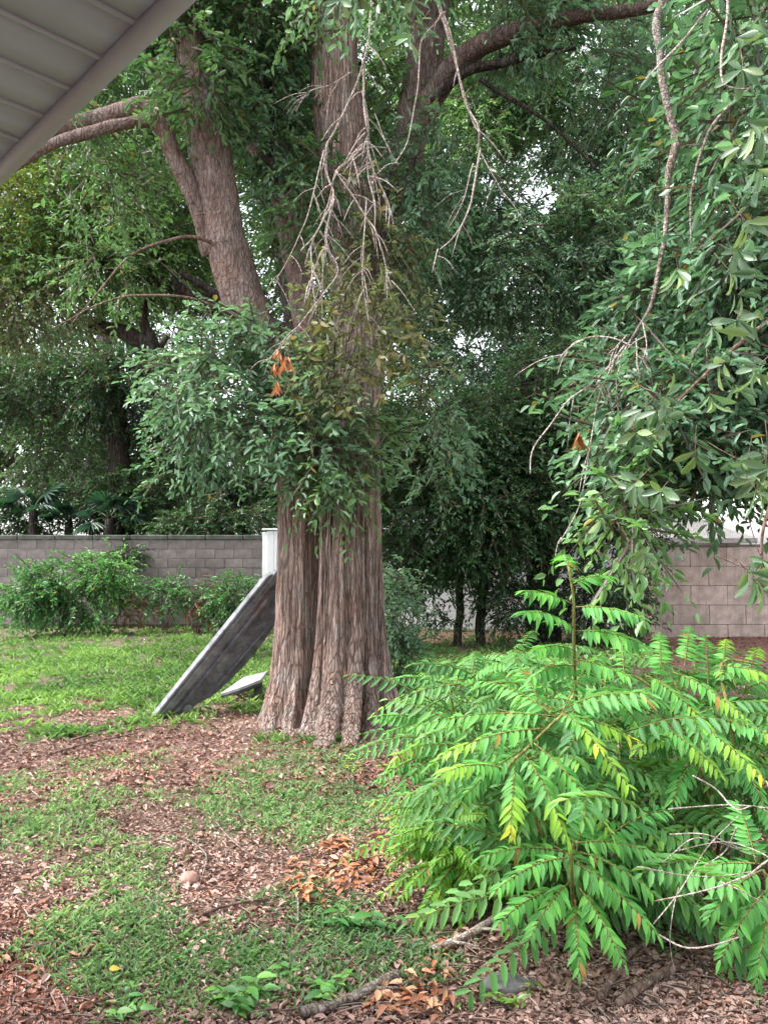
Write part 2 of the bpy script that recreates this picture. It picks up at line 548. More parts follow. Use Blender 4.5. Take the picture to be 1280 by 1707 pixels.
xs = np.unique(np.concatenate([np.linspace(-9, 7, 190), np.linspace(-30, -9, 30), np.linspace(7, 30, 34), [-250, -140, -70, 70, 140, 250]]))
ys = np.unique(np.concatenate([np.linspace(1.2, 9, 140), np.linspace(9, 20, 100), np.linspace(20, 45, 20), np.linspace(-8, 1.2, 24), [-120, -40, 90, 180, 400]]))
X, Y_ = np.meshgrid(xs, ys)
H = gheight(X, Y_) * np.exp(-np.maximum(0, np.hypot(X, Y_ - 8) - 18) / 10)
GV = np.stack([X, Y_, H], -1).reshape(-1, 3)
ny, nx = X.shape
ii, jj = np.meshgrid(np.arange(ny - 1), np.arange(nx - 1), indexing='ij')
GF = np.stack([ii * nx + jj, ii * nx + jj + 1, (ii + 1) * nx + jj + 1, (ii + 1) * nx + jj], -1).reshape(-1, 4)
g = np.clip(green(GV[:, 0], GV[:, 1]), 0, 1)[:, None]
soil = np.array([0.105, 0.068, 0.055]); moss = np.array([0.065, 0.085, 0.035])
far_red = ((GV[:, 1] > 11.5) & (GV[:, 0] > 0.6))[:, None]
GC = np.where(far_red, np.array([0.13, 0.062, 0.047]), soil) * (1 - g) + moss * g
m, t, pr, out = mat_new('forest_soil')
a = N(t, 'ShaderNodeAttribute', attribute_name='col')
n1 = noise(t, coords(t, (1, 1, 1)), 24, 6, 0.7)
n2 = noise(t, coords(t, (1, 1, 1)), 3.1, 4)
c = mixc(t, 1.0, a.outputs['Color'], ramp(t, n1, [(0.3, (0.5, 0.48, 0.46)), (0.7, (1.7, 1.6, 1.5))]), 'MULTIPLY')
c = mixc(t, 1.0, c, ramp(t, n2, [(0.3, (0.75, 0.75, 0.75)), (0.7, (1.25, 1.2, 1.2))]), 'MULTIPLY')
t.links.new(c, pr.inputs['Base Color'])
pr.inputs['Roughness'].default_value = 0.95
bump(t, pr, n1, 0.8, 0.02)
tag(part('ground', GV, GF, m, None, col=GC, smooth=True), kind='structure')

def scatter_frame(n, y0, y1, rng, lo=-60, hi=1340):
    """random ground spots inside the view wedge, evenly spread in the picture"""
    gy = rng.uniform(y0, y1, n); gx = rng.uniform(lo, hi, n)
    u = (gx - CX) / F_PX; v = (CY - gy) / F_PX
    dy = math.cos(PITCH) - math.sin(PITCH) * v
    dz = math.sin(PITCH) + math.cos(PITCH) * v
    tt = -1.6 / dz
    x, y = u * tt, dy * tt
    return np.stack([x, y, gheight(x, y)], -1)

# fallen leaves
rng = np.random.default_rng(5)
A = scatter_frame(118000, 1060, 1790, rng, -330, 1700)
gr = green(A[:, 0], A[:, 1])
keepm = rng.random(len(A)) > np.clip(gr * 1.0, 0, 0.80) * np.where(A[:, 1] > 7.8, 1.1, 0.52)
nr = np.hypot(A[:, 0] - TREE[0], A[:, 1] - TREE[1])
keepm &= (nr > 0.45)
A = A[keepm]; n = len(A)
ang = rng.uniform(0, 2 * math.pi, n)
D = np.stack([np.cos(ang), np.sin(ang), rng.normal(size=n) * 0.28], -1)
Nn = unit(np.array([0, 0, 1.0]) + rng.normal(size=(n, 3)) * 0.5)
L = rng.uniform(0.014, 0.031, n) * np.where(rng.random(n) < .12, 1.7, 1.0) * np.where(A[:, 1] > 5.2, 1.35, 1.0) * (1 + 0.03 * A[:, 1])
tn = np.clip(0.5 + (fbm(A * 0.9 + 3, 4, 3) - 0.5) * 1.5 + rng.normal(size=n) * 0.22, 0, 1)
P0, P1, P2 = np.array([0.15, 0.090, 0.075]), np.array([0.29, 0.175, 0.143]), np.array([0.46, 0.33, 0.285])
C = np.where(tn[:, None] < .5, P0 + (P1 - P0) * tn[:, None] * 2, P1 + (P2 - P1) * (tn[:, None] - .5) * 2)
rust = (fbm(A * 0.7 + 40, 14, 2) + rng.normal(size=n) * 0.12)[:, None]
C = np.where(rust > 0.64, C * np.array([1.12, 0.88, 0.78]), C)
gx, gy = proj(A)
redz = ((A[:, 1] > 11) & (A[:, 0] > 0.5))[:, None]
C = np.where(redz, C * np.array([0.62, 0.36, 0.30]), C)
A = A + np.array([0, 0, 0.008]) + rng.random((n, 1)) * np.array([0, 0, 0.015])
Wd = L * rng.uniform(.34, .62, n)
for sel, shp in ((A[:, 1] < 5.2, 'mid'), (A[:, 1] >= 5.2, 'far')):
    V, F, Cc = leaf_quads(A[sel], D[sel], Nn[sel], L[sel], Wd[sel], C[sel], shp, bend=0.25, fold=0.35)
    tag(part('leaf_litter', V, F, M_LITTER, None, col=Cc), kind='stuff')
B = scatter_frame(5200, 1190, 1790, rng, -120, 1420); n = len(B)
ang = rng.uniform(0, 2 * math.pi, n)
D = np.stack([np.cos(ang), np.sin(ang), rng.normal(size=n) * 0.10], -1)
L = rng.uniform(0.04, 0.20, n) * rng.uniform(.5, 1, n)
tc_ = rng.random((n, 1))
C = np.array([0.09, 0.062, 0.052]) * (1 - tc_) + np.array([0.40, 0.33, 0.30]) * tc_
V, F, Cc = leaf_quads(B + np.array([0, 0, 0.022]), D, unit(np.array([0, 0, 1.0]) + rng.normal(size=(n, 3)) * .2), L, 0.005, C, 'mid', bend=0.05, fold=0.8)
tag(part('twig_litter', V, F, M_LITTER, None, col=Cc), kind='stuff')

# low weeds and grass
def grass(name, n, y0, y1, seed, hmin, hmax, blades, wide, colA, colB, thr=0.35, lo=-250, hi=1500):
    rng = np.random.default_rng(seed)
    A = scatter_frame(n, y0, y1, rng, lo, hi)
    gr = green(A[:, 0], A[:, 1])
    k = gr > thr + rng.random(n) * 1.25
    k &= np.hypot(A[:, 0] - TREE[0], A[:, 1] - TREE[1]) > 0.5
    A = A[k]; n = len(A)
    ang = rng.uniform(0, 2 * math.pi, (n, blades))
    lean = rng.uniform(0.25, 1.3, (n, blades))
    D = np.stack([np.cos(ang) * lean, np.sin(ang) * lean, np.ones_like(ang)], -1)
    Nn = np.stack([-np.cos(ang), -np.sin(ang), lean + 0.2], -1) + rng.normal(size=(n, blades, 3)) * 0.25
    B = A[:, None, :] + rng.normal(size=(n, blades, 3)) * np.array([0.02, 0.02, 0.0]) + rng.random((n, blades, 1)) * np.array([0, 0, 0.02])
    L = rng.uniform(hmin, hmax, (n, blades))
    tn = np.clip(0.5 + (fbm(A * 1.1 + 9, seed, 3) - .5)[:, None] * 1.6 + rng.normal(size=(n, blades)) * 0.18, 0, 1).ravel()[:, None]
    C = np.array(colA) * (1 - tn) + np.array(colB) * tn
    V, F, Cc = leaf_quads(B.reshape(-1, 3), D.reshape(-1, 3), Nn.reshape(-1, 3), L.ravel(), (L * rng.uniform(wide * .7, wide * 1.3, (n, blades))).ravel(), C, 'far', bend=0.3, fold=0.2)
    tag(part(name, V, F, M_GRASS, None, col=Cc), kind='stuff')
grass('grass', 42000, 1215, 1790, 31, 0.014, 0.050, 5, 0.24, (0.090, 0.185, 0.085), (0.25, 0.37, 0.15), 0.18)
grass('grass', 36000, 1035, 1240, 32, 0.04, 0.12, 5, 0.20, (0.095, 0.19, 0.062), (0.25, 0.39, 0.112), 0.22)
grass('weeds', 2600, 1230, 1790, 33, 0.03, 0.065, 4, 0.36, (0.06, 0.14, 0.05), (0.14, 0.27, 0.08), 0.6)

# ================================================================== HOUSE EAVE (over the camera)
HE = 1.0
def onplane(px, py, h=HE):
    d = ray(px, py)
    return (EYE + d * (h / d[2]))[:2]
e0, e1 = onplane(318, 0), onplane(0, 305)
ed = (e1 - e0) / np.linalg.norm(e1 - e0)
en = np.array([ed[1], -ed[0]])
if en @ (e0) < 0: en = -en           # outward
ZS = 1.6 + HE
house = thing('house', 'house with grey slatted eave soffit overhanging at the top corner', 'house', (e0[0] - en[0] * 1.3, e0[1] - en[1] * 1.3, 0))
def local_box(a0, a1, b0, b1, z0, z1):
    """box in eave frame: a along the edge, b outward from the edge"""
    V, F = box_vf((a0, b0, z0), (a1, b1, z1))
    W = np.zeros_like(V)
    W[:, :2] = e0 + V[:, :1] * ed + V[:, 1:2] * en
    W[:, 2] = V[:, 2]
    if np.cross(np.append(ed, 0), np.append(en, 0))[2] < 0: F = F[:, ::-1]
    return W, F
def paint(name, col, rough=0.45, vary=0.06, scale=4, bumpd=0.0):
    m, t, pr, out = mat_new(name)
    nz = noise(t, coords(t, (1, 1, 1)), scale, 6, 0.65)
    c = ramp(t, nz, [(0.3, tuple(x * (1 - vary * 2) for x in col)), (0.7, tuple(x * (1 + vary) for x in col))])
    t.links.new(c, pr.inputs['Base Color'])
    pr.inputs['Roughness'].default_value = rough
    if bumpd: bump(t, pr, noise(t, coords(t, (1, 1, 1)), scale * 14, 4), 0.5, bumpd)
    return m
M_SOFFIT = paint('soffit_vinyl', (0.46, 0.51, 0.61), 0.5, .04)
M_FASCIA = paint('fascia_paint', (0.43, 0.455, 0.51), 0.5)
M_WALLP = paint('house_stucco', (0.42, 0.38, 0.33), 0.9, 0.1, 6, 0.004)
M_ROOF = paint('roof_shingle', (0.13, 0.12, 0.12), 0.9, 0.25, 30, 0.01)
# seam positions measured along the eave edge
seam = [float((onplane(px, py) - e0) @ ed) for px, py in ((237, 45), (178, 103), (128, 155), (85, 199), (45, 238))]
step = float(np.mean(np.diff(seam)))
s0 = seam[0]
FW = 0.038
for k in range(-12, 16):
    a0 = s0 + k * step + 0.004; a1 = s0 + (k + 1) * step - 0.004
    V, F = local_box(a0, a1, -1.30, -FW - 0.006, ZS, ZS + 0.012)
    part('soffit_panel', V, F, M_SOFFIT, house)
    V, F = local_box(a1 - 0.005, a1 + 0.005, -1.30, -FW - 0.008, ZS - 0.005, ZS + 0.009)
    part('soffit_seam', V, F, M_SOFFIT, house)
lo_s, hi_s = s0 - 12 * step, s0 + 16 * step
V, F = local_box(lo_s, hi_s, -FW, 0.0, ZS - 0.012, ZS + 0.16); part('fascia', V, F, M_FASCIA, house)
V, F = local_box(lo_s, hi_s, -FW - 0.004, 0.03, ZS + 0.161, ZS + 0.19); part('drip_edge', V, F, M_FASCIA, house)
V, F = local_box(lo_s, hi_s, -1.45, -1.305, 0.0, ZS + 0.3); part('wall', V, F, M_WALLP, house)
V, F = local_box(lo_s, hi_s, -3.0, 0.02, ZS + 0.19, ZS + 0.22)
V[:, 2] += np.maximum(0, -((V[:, :2] - e0) @ en)) * 0.35
part('roof', V, F, M_ROOF, house)

# ================================================================== BLOCK WALLS AND FENCE
def block_mat(name, cols, bdist=0.006):
    m, t, pr, out = mat_new(name)
    oi = t.nodes.new('ShaderNodeObjectInfo')
    n1 = noise(t, coords(t, (1, 1, 1), 'Object'), 7, 6, 0.7)
    tc = t.nodes.new('ShaderNodeNewGeometry')
    n2 = noise(t, tc.outputs['Position'], 0.9, 5, 0.7)
    c = ramp(t, n1, [(0.3, cols[0]), (0.55, cols[1]), (0.75, cols[2])])
    c = mixc(t, 1.0, c, ramp(t, oi.outputs['Random'], [(0, (0.85, 0.83, 0.83)), (1, (1.12, 1.1, 1.1))]), 'MULTIPLY')
    c = mixc(t, 1.0, c, ramp(t, n2, [(0.32, (0.62, 0.60, 0.60)), (0.6, (1.1, 1.1, 1.1))]), 'MULTIPLY')
    # rain streaks running down from the coping
    mp = N(t, 'ShaderNodeMapping'); mp.inputs['Scale'].default_value = (5, 5, 0.5)
    t.links.new(tc.outputs['Position'], mp.inputs[0])
    n3 = noise(t, mp.outputs[0], 1.0, 5, 0.7)
    c = mixc(t, ramp(t, n3, [(0.5, (0, 0, 0)), (0.7, (0.6, 0.6, 0.6))]), c, (0.13, 0.12, 0.11))
    t.links.new(c, pr.inputs['Base Color'])
    pr.inputs['Roughness'].default_value = 0.92
    bump(t, pr, noise(t, coords(t, (1, 1, 1)), 60, 4), 0.7, bdist)
    return m
M_BLOCK = block_mat('grey_block', [(0.12, 0.102, 0.098), (0.18, 0.157, 0.152), (0.235, 0.21, 0.204)])
M_TANBLOCK = block_mat('tan_block', [(0.30, 0.235, 0.20), (0.42, 0.34, 0.29), (0.50, 0.42, 0.36)])
M_MORTAR = paint('mortar', (0.18, 0.155, 0.148), 0.95, 0.15, 9, 0.006)
M_COPING = paint('stained_coping', (0.075, 0.080, 0.068), 0.9, 0.3, 5, 0.006)

def block_wall(label, xa, xb, yw, ht, bl, bh, mats, name='block_wall', group=None, thick=0.2, cop=0.07, yslope=0.0):
    mblock, mcop = mats
    zb = -0.15
    root = thing(name, label, 'wall', ((xa + xb) / 2, yw, 0), group)
    V, F = box_vf((xa + 0.02, yw - thick / 2 + 0.012, zb), (xb - 0.02, yw + thick / 2 - 0.012, ht - 0.002))
    part('mortar', V, F, M_MORTAR, root)
    tpl = [bevel_box('block', (bl - 0.008, thick, bh - 0.008), 0.006, mblock, 0.003, q) for q in range(4)]
    half = bevel_box('block', (bl / 2 - 0.008, thick, bh - 0.008), 0.006, mblock, 0.003, 9)
    rows = int(round(ht / bh)); base = ht - rows * bh
    rs = random.Random(3)
    for r in range(rows):
        x = xa
        if r % 2:
            o = link('block', half, root); o.location = (x + bl / 4 - root.location.x, rs.uniform(-.004, .004), base + (r + .5) * bh); x += bl / 2
        while x + bl <= xb + 0.01:
            o = link('block', rs.choice(tpl), root)
            o.location = (x + bl / 2 - root.location.x, rs.uniform(-.004, .004), base + (r + .5) * bh)
            o.rotation_euler = (0, 0, rs.choice((0, math.pi)))
            x += bl
        if xb - x > bl * 0.4:
            o = link('block', half, root); o.location = (x + bl / 4 - root.location.x, rs.uniform(-.004, .004), base + (r + .5) * bh)
    cl = bl * 2
    x = xa
    ct = bevel_box('coping', (cl - 0.008, thick + 0.06, cop), 0.012, mcop, 0.004, 5)
    while x < xb - 0.05:
        o = link('coping', ct, root); o.location = (x + cl / 2 - root.location.x, 0, ht + cop / 2 + 0.001)
        x += cl
    return root
YL = 16.5
xa, xb = P(-230, 950, YL)[0], P(438, 950, YL)[0]
nb = round((xb - xa) / 0.4); xa = xb - nb * 0.4
htl = P(0, 900, YL)[2]
block_wall('long low grey block wall with dark mossy coping behind the bushes', xa, xb, YL, htl, 0.4, 0.2, (M_BLOCK, M_COPING), cop=0.1)
YR = 14.7
xa2, xb2 = P(1086, 950, YR)[0], P(1086, 950, YR)[0] + 0.69 * 7
htr = P(1100, 912, YR)[2]
M_COPTAN = paint('brown_coping', (0.12, 0.095, 0.08), 0.9, 0.25, 6, 0.006)
block_wall('short tan wall of large square blocks behind the leafy green shrub', xa2, xb2, YR, htr, 0.69, 0.365, (M_TANBLOCK, M_COPTAN), cop=0.05)

# white board fence carrying on from the end of the grey wall
M_WHITE = paint('white_paint', (0.74, 0.74, 0.76), 0.5, 0.06, 5)
YF = 15.7
fx0, fx1 = P(437, 950, YF)[0], P(1030, 950, YF)[0]
zt = P(440, 884, YF)[2]
fence = thing('board_fence', 'white painted board fence glimpsed behind the trunk and dark shrubs', 'fence', ((fx0 + fx1) / 2, YF, 0))
bt = bevel_box('board', (0.148, 0.022, zt - 0.05), 0.004, M_WHITE, 0.002, 1)
x = fx0 + 0.09
while x < fx1:
    o = link('board', bt, fence); o.location = (x + 0.074 - fence.location.x, random.uniform(-.003, .003), (zt - 0.05) / 2 + 0.03)
    x += 0.155
pt = bevel_box('post', (0.1, 0.1, zt + 0.02), 0.008, M_WHITE, 0, 2)
x = fx0 + 0.05
while x < fx1 + 0.1:
    o = link('post', pt, fence); o.location = (x - fence.location.x, 0.07, (zt + 0.02) / 2 - 0.06)
    x += 1.8
rt = bevel_box('rail', (fx1 - fx0, 0.04, 0.09), 0.004, M_WHITE, 0, 3)
for zz in (0.35, zt - 0.3):
    o = link('rail', rt, fence); o.location = (0, 0.035, zz)
ct = bevel_box('cap_board', (fx1 - fx0, 0.09, 0.035), 0.004, M_WHITE, 0, 4)
o = link('cap_board', ct, fence); o.location = (0, 0.0, zt + 0.02)

# neighbour's house seen over the tan wall
nh = thing('neighbour_house', 'low neighbouring house with grey shingle roof rising over the tan wall', 'house', (P(1150, 900, 23)[0], 25, 0))
y0, y1 = 23.0, 30.0
xl, xr = P(960, 900, 23)[0], P(1262, 900, 23)[0]
ze = P(1200, 897, 23)[2]; zr = P(1110, 842, 25)[2]
V, F = box_vf((xl + .4, y0 + .4, -0.1), (xr - .4, y1 - .4, ze)); part('wall', V, F, M_WALLP, nh)
hx = P(1118, 842, 25)[0]
RV = np.array([[xl, y0, ze], [xr, y0, ze], [xr, y1, ze], [xl, y1, ze], [xl + 2.0, 26, zr], [hx, 26, zr],
               [xl, y0, ze - .15], [xr, y0, ze - .15], [xr, y1, ze - .15], [xl, y1, ze - .15]])
RF = np.array([[0, 1, 5, 4], [2, 3, 4, 5], [1, 2, 5, 5], [3, 0, 4, 4], [0, 6, 7, 1], [1, 7, 8, 2], [2, 8, 9, 3], [3, 9, 6, 0], [9, 8, 7, 6]])
me = bpy.data.meshes.new('roof')
me.from_pydata([tuple(v - np.array(nh.location)) for v in RV], [], [tuple(dict.fromkeys(f)) for f in RF.tolist()])
M_GREYROOF = paint('grey_shingle', (0.24, 0.225, 0.22), 0.9, 0.2, 12, 0.01)
link('roof', me, nh, M_GREYROOF)

# ================================================================== MAIN OAK
oak = thing('oak_tree', 'big fluted twin-stemmed oak trunk standing in the middle of the yard', 'tree', TREE)
PX = 7.3 / F_PX
RIBS = [(489, 466, .13, .36, .125, .13), (507, 496, .17, .52, .075, .085), (478, 446, .0, .08, .07, .11),
        (552, 524, .20, .60, .085, .10), (576, 554, .25, .84, .090, .105), (598, 590, .24, .84, .075, .09), (614, 622, .15, .54, .085, .11), (576, 570, .16, .58, .10, .13), (600, 636, -.05, .14, .10, .14), (490, 480, .05, .16, .10, .14),
        (622, 654, .03, .34, .07, .10), (615, 672, -.10, .02, .09, .11), (600, 650, -.26, -.45, .11, .12), (560, 570, -.36, -.62, .13, .12),
        (510, 490, -.30, -.55, .12, .12), (486, 448, -.14, -.28, .10, .12)]
def trunk_mesh():
    na, nz = 288, 200
    th = np.linspace(0, 2 * math.pi, na, endpoint=False)
    zt_, zb_ = P(550, 640, 7.3)[2], -0.12
    s = np.linspace(0, 1, nz) ** 1.35
    zs = zb_ + (zt_ - zb_) * s
    cx0 = P(551, 900, 7.3)[0]
    dirs = np.stack([np.cos(th), np.sin(th)], -1)
    V = np.zeros((nz, na, 3))
    # lobes: (offset px from centre x=551, offset y (m), radius px, flare amount m, flare angle deg, root radius)
    for iz, z in enumerate(zs):
        zz = max(z, 0.0)
        fl = math.exp(-zz / 0.36)
        fl2 = math.exp(-zz / 1.3)
        circ = []
        up = min(1, max(0, (zz - 2.35) / 0.8)); up = up * up * (3 - 2 * up)
        wb = 0.66 * fl + 0.34 * fl2
        circ.append((-(49 + 6 * up) * PX, -0.02, (30 - 2 * up) * PX))
        circ.append((26 * PX, 0.03, (44 - 4 * up) * PX))
        circ.append((-6 * PX, 0.22, 0.27 - 0.14 * up))
        # ribs: x px at mid height -> at the foot, forward (m) mid -> foot, radius (m) mid -> foot
        for x0, x1, f0, f1, r0, r1 in RIBS:
            sw = 1.5 * math.sin(zz * 1.7 + x0)
            circ.append(((x0 + (x1 - x0) * wb - 551 + sw) * PX, -(f0 * (1 - .35 * up) + (f1 - f0) * wb), (r0 + (r1 - r0) * wb) * (1 - .3 * up)))
        best = np.full(na, 0.05)
        vals = []
        for (cx_, cy_, r_) in circ:
            b = dirs @ np.array([cx_, cy_])
            disc = r_ * r_ - (cx_ * cx_ + cy_ * cy_ - b * b)
            tt = np.where(disc > 0, b + np.sqrt(np.maximum(disc, 0)), 0.0)
            vals.append(tt)
        rad = np.max(np.array(vals), 0)
        # soften the steps where a ray leaves a lobe
        for _ in range(3):
            rad = np.maximum(rad * 0.4, (np.roll(rad, 1) + np.roll(rad, -1) + 2 * rad) / 4)
        V[iz, :, 0] = cx0 + rad * dirs[:, 0]
        V[iz, :, 1] = TREE[1] + rad * dirs[:, 1]
        V[iz, :, 2] = z
    c = np.array([cx0, TREE[1], 0])
    Q = V.reshape(-1, 3)
    rel = Q - c; rel[:, 2] = 0
    ang = np.arctan2(rel[:, 1], rel[:, 0])
    q = np.stack([np.cos(ang) * 13, np.sin(ang) * 13, Q[:, 2] * 0.8], -1)
    rid = np.abs(fbm(q, 61, 4) - 0.5) * 2
    fine = fbm(np.stack([np.cos(ang) * 26, np.sin(ang) * 26, Q[:, 2] * 3.2], -1), 67, 3) - 0.5
    disp = -0.030 * (1 - np.clip(rid * 2.6, 0, 1)) + 0.022 * fine
    r3 = np.linalg.norm(rel, axis=1).reshape(nz, na)
    steep = (np.roll(r3, 1, 1) - np.roll(r3, -1, 1)) / (2 * (2 * math.pi / na) * r3)
    disp = disp / (1 + 1.2 * (steep ** 2).ravel())
    Q = Q + unit(rel) * disp[:, None]
    i = np.arange(nz - 1)[:, None] * na; j = np.arange(na)[None, :]; j2 = (j + 1) % na
    F = np.stack([i + j, i + j2, i + na + j2, i + na + j], -1).reshape(-1, 4)
    return Q, F
V, F = trunk_mesh()
part('trunk', V, F, M_BARK, oak, smooth=True)

def limb(parent, pts, mat, name='limb', sides=16, rough=0.35, wob=0.03, seed=0, label=None):
    """pts: (px, py, Y, radius px)"""
    W = [P(a, b, y) for a, b, y, r in pts]
    rr = [r * y / F_PX for a, b, y, r in pts]
    V, F = tube(W, rr, sides, n=(len(pts) - 1) * 8, rough=rough, wob=wob, seed=seed)
    return part(name, V, F, mat, parent, smooth=True, label=label)
limb(oak, [(502, 850, 7.3, 27), (500, 780, 7.28, 32), (488, 700, 7.28, 36), (452, 610, 7.25, 37), (414, 530, 7.2, 36), (384, 430, 7.15, 36), (358, 310, 7.1, 37), (342, 210, 7.05, 34), (325, 120, 7.0, 27), (308, 30, 6.95, 22), (280, -130, 6.8, 16), (250, -330, 6.6, 9)], M_LIMB, sides=28, seed=1)
limb(oak, [(352, 425, 7.15, 14), (326, 335, 7.0, 15), (290, 258, 6.9, 15), (262, 205, 6.8, 15), (215, 205, 6.7, 10), (150, 222, 6.6, 10), (80, 245, 6.5, 9), (0, 295, 6.4, 7), (-90, 350, 6.2, 5)], M_LIMB, sides=14, seed=2)
limb(oak, [(268, 212, 6.82, 13), (250, 178, 6.85, 14), (200, 188, 6.9, 16), (130, 208, 7.0, 16), (50, 214, 7.1, 13), (-80, 190, 7.3, 10), (-200, 140, 7.4, 7)], M_LIMB, sides=14, seed=3)
limb(oak, [(524, 600, 7.45, 22), (500, 470, 7.55, 22), (478, 370, 7.6, 20), (458, 290, 7.65, 16), (425, 245, 7.7, 13), (392, 212, 7.75, 11), (370, 150, 7.8, 9), (345, 40, 7.9, 7)], M_LIMB, sides=14, seed=4)
limb(oak, [(440, 250, 7.68, 9), (452, 190, 7.7, 11), (445, 120, 7.7, 10), (430, 30, 7.7, 8), (425, -80, 7.7, 6)], M_DARKBARK, sides=12, seed=14)
limb(oak, [(580, 830, 7.32, 34), (584, 720, 7.32, 42), (594, 620, 7.33, 47), (596, 500, 7.35, 45), (588, 390, 7.38, 42), (574, 270, 7.4, 42), (562, 150, 7.4, 42), (552, 40, 7.4, 42), (540, -110, 7.4, 36), (520, -330, 7.5, 24), (490, -560, 7.6, 10)], M_BARK, sides=32, seed=5)
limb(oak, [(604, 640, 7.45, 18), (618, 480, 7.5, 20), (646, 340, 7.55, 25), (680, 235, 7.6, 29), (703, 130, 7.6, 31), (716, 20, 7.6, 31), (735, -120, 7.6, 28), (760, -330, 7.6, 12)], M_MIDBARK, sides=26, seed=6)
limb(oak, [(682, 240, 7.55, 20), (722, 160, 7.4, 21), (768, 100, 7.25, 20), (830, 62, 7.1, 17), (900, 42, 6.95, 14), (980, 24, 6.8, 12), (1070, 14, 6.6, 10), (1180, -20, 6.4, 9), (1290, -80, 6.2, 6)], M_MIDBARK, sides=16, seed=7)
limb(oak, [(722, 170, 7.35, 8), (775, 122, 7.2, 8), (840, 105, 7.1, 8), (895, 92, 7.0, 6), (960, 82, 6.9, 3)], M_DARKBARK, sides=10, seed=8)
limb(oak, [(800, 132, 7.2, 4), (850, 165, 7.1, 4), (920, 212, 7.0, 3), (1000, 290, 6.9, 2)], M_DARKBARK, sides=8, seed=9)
limb(oak, [(400, 430, 7.1, 3.4), (330, 396, 6.9, 3.2), (270, 405, 6.8, 2.8), (215, 430, 6.7, 2.2), (170, 480, 6.6, 1.6), (120, 540, 6.5, 1)], M_BROWNTWIG, sides=8, seed=10)
limb(oak, [(410, 540, 7.0, 2.6), (330, 500, 6.6, 2.2), (240, 492, 6.5, 2), (170, 505, 6.4, 1.6), (90, 545, 6.3, 1)], M_BROWNTWIG, sides=8, seed=11)

# pale dead branches hanging before the trunk
def dead_branch(parent, lines, label, Y, mat=M_GREYTWIG, seed=0, extra=0):
    rs = random.Random(seed)
    acc = Acc()
    for ln in lines:
        r0, r1 = ln[0]
        pts = [P(a, b, Y + (ln[2] if len(ln) > 2 else 0) + 0.04 * math.sin(i * 2.1 + r0 * 9)) for i, (a, b) in enumerate(ln[1])]
        rr = np.linspace(r0, r1 * .8, len(pts)) * Y / F_PX * 0.40
        acc.add(*tube(pts, rr, 6, n=max(6, len(pts) * 4), wob=0.05, seed=rs.randrange(99)))
        for _ in range(extra):
            k = rs.randrange(len(pts) - 1); f = rs.random()
            b = pts[k] * (1 - f) + pts[k + 1] * f
            d = unit(pts[k + 1] - pts[k]) * 0.7 + np.array([rs.uniform(-.9, .9), rs.uniform(-.5, .5), rs.uniform(-.4, .3)])
            d = unit(d); q = rs.uniform(0.08, 0.28)
            r = r1 * Y / F_PX * rs.uniform(.3, .45)
            acc.add(*tube([b, b + d * q * .5, b + d * q + np.array([0, 0, -.05])], [r, r * .8, r * .5], 4, n=6, wob=0.03, seed=rs.randrange(99)))
    return acc.part('dead_branch', mat, parent, smooth=True, label=label)
dead_branch(oak, [
    ((5, 4), [(628, -120), (618, 40), (604, 110), (580, 170), (560, 215), (545, 245), (545, 290), (556, 330), (540, 370), (522, 410), (520, 460), (512, 500)]),
    ((5, 4), [(606, 100), (606, 150), (610, 200), (612, 235), (590, 262), (562, 283), (548, 335), (525, 392), (500, 420)]),
    ((4, 3), [(560, 283), (590, 330), (610, 365), (625, 385), (640, 420), (655, 480)]),
    ((4, 3), [(612, 235), (622, 290), (640, 330), (652, 360)]),
    ((4, 3), [(604, 150), (614, 210), (616, 290), (624, 340), (624, 390)]),
    ((4, 2), [(556, 330), (540, 400), (560, 450), (530, 500), (495, 545), (465, 580), (440, 605)]),
    ((3, 2), [(560, 320), (545, 380), (540, 440), (535, 500)]),
    ((3, 2), [(612, 330), (604, 420), (610, 500), (625, 560)]),
    ((3, 2), [(540, 250), (522, 330), (498, 400), (460, 470)]),
    ((3, 2), [(585, 120), (555, 140), (520, 150), (505, 165)]),
], 'pale grey dead branch hanging in tangled twigs before the trunk', 5.6, seed=1, extra=11)
dead_branch(oak, [
    ((7, 5), [(722, -120), (728, 0), (745, 50), (762, 100), (778, 170), (798, 212), (798, 250)]),
    ((5, 4), [(730, 5), (755, 80), (770, 150), (786, 200), (797, 222)]),
    ((5, 3), [(798, 250), (792, 310), (775, 365), (755, 395), (733, 415)], ),
    ((3, 2), [(733, 415), (726, 440), (722, 455)]),
    ((3, 2), [(800, 250), (820, 285), (845, 332)]),
    ((3, 1.5), [(790, 270), (772, 330), (745, 380)]),
    ((4, 3), [(742, 20), (708, 55), (700, 80), (700, 130), (690, 190), (680, 235), (660, 275)]),
    ((3, 2), [(662, 275), (645, 240), (625, 190)]),
], 'long bare grey dead branch arching down right of the trunk', 5.0, seed=2, extra=2)

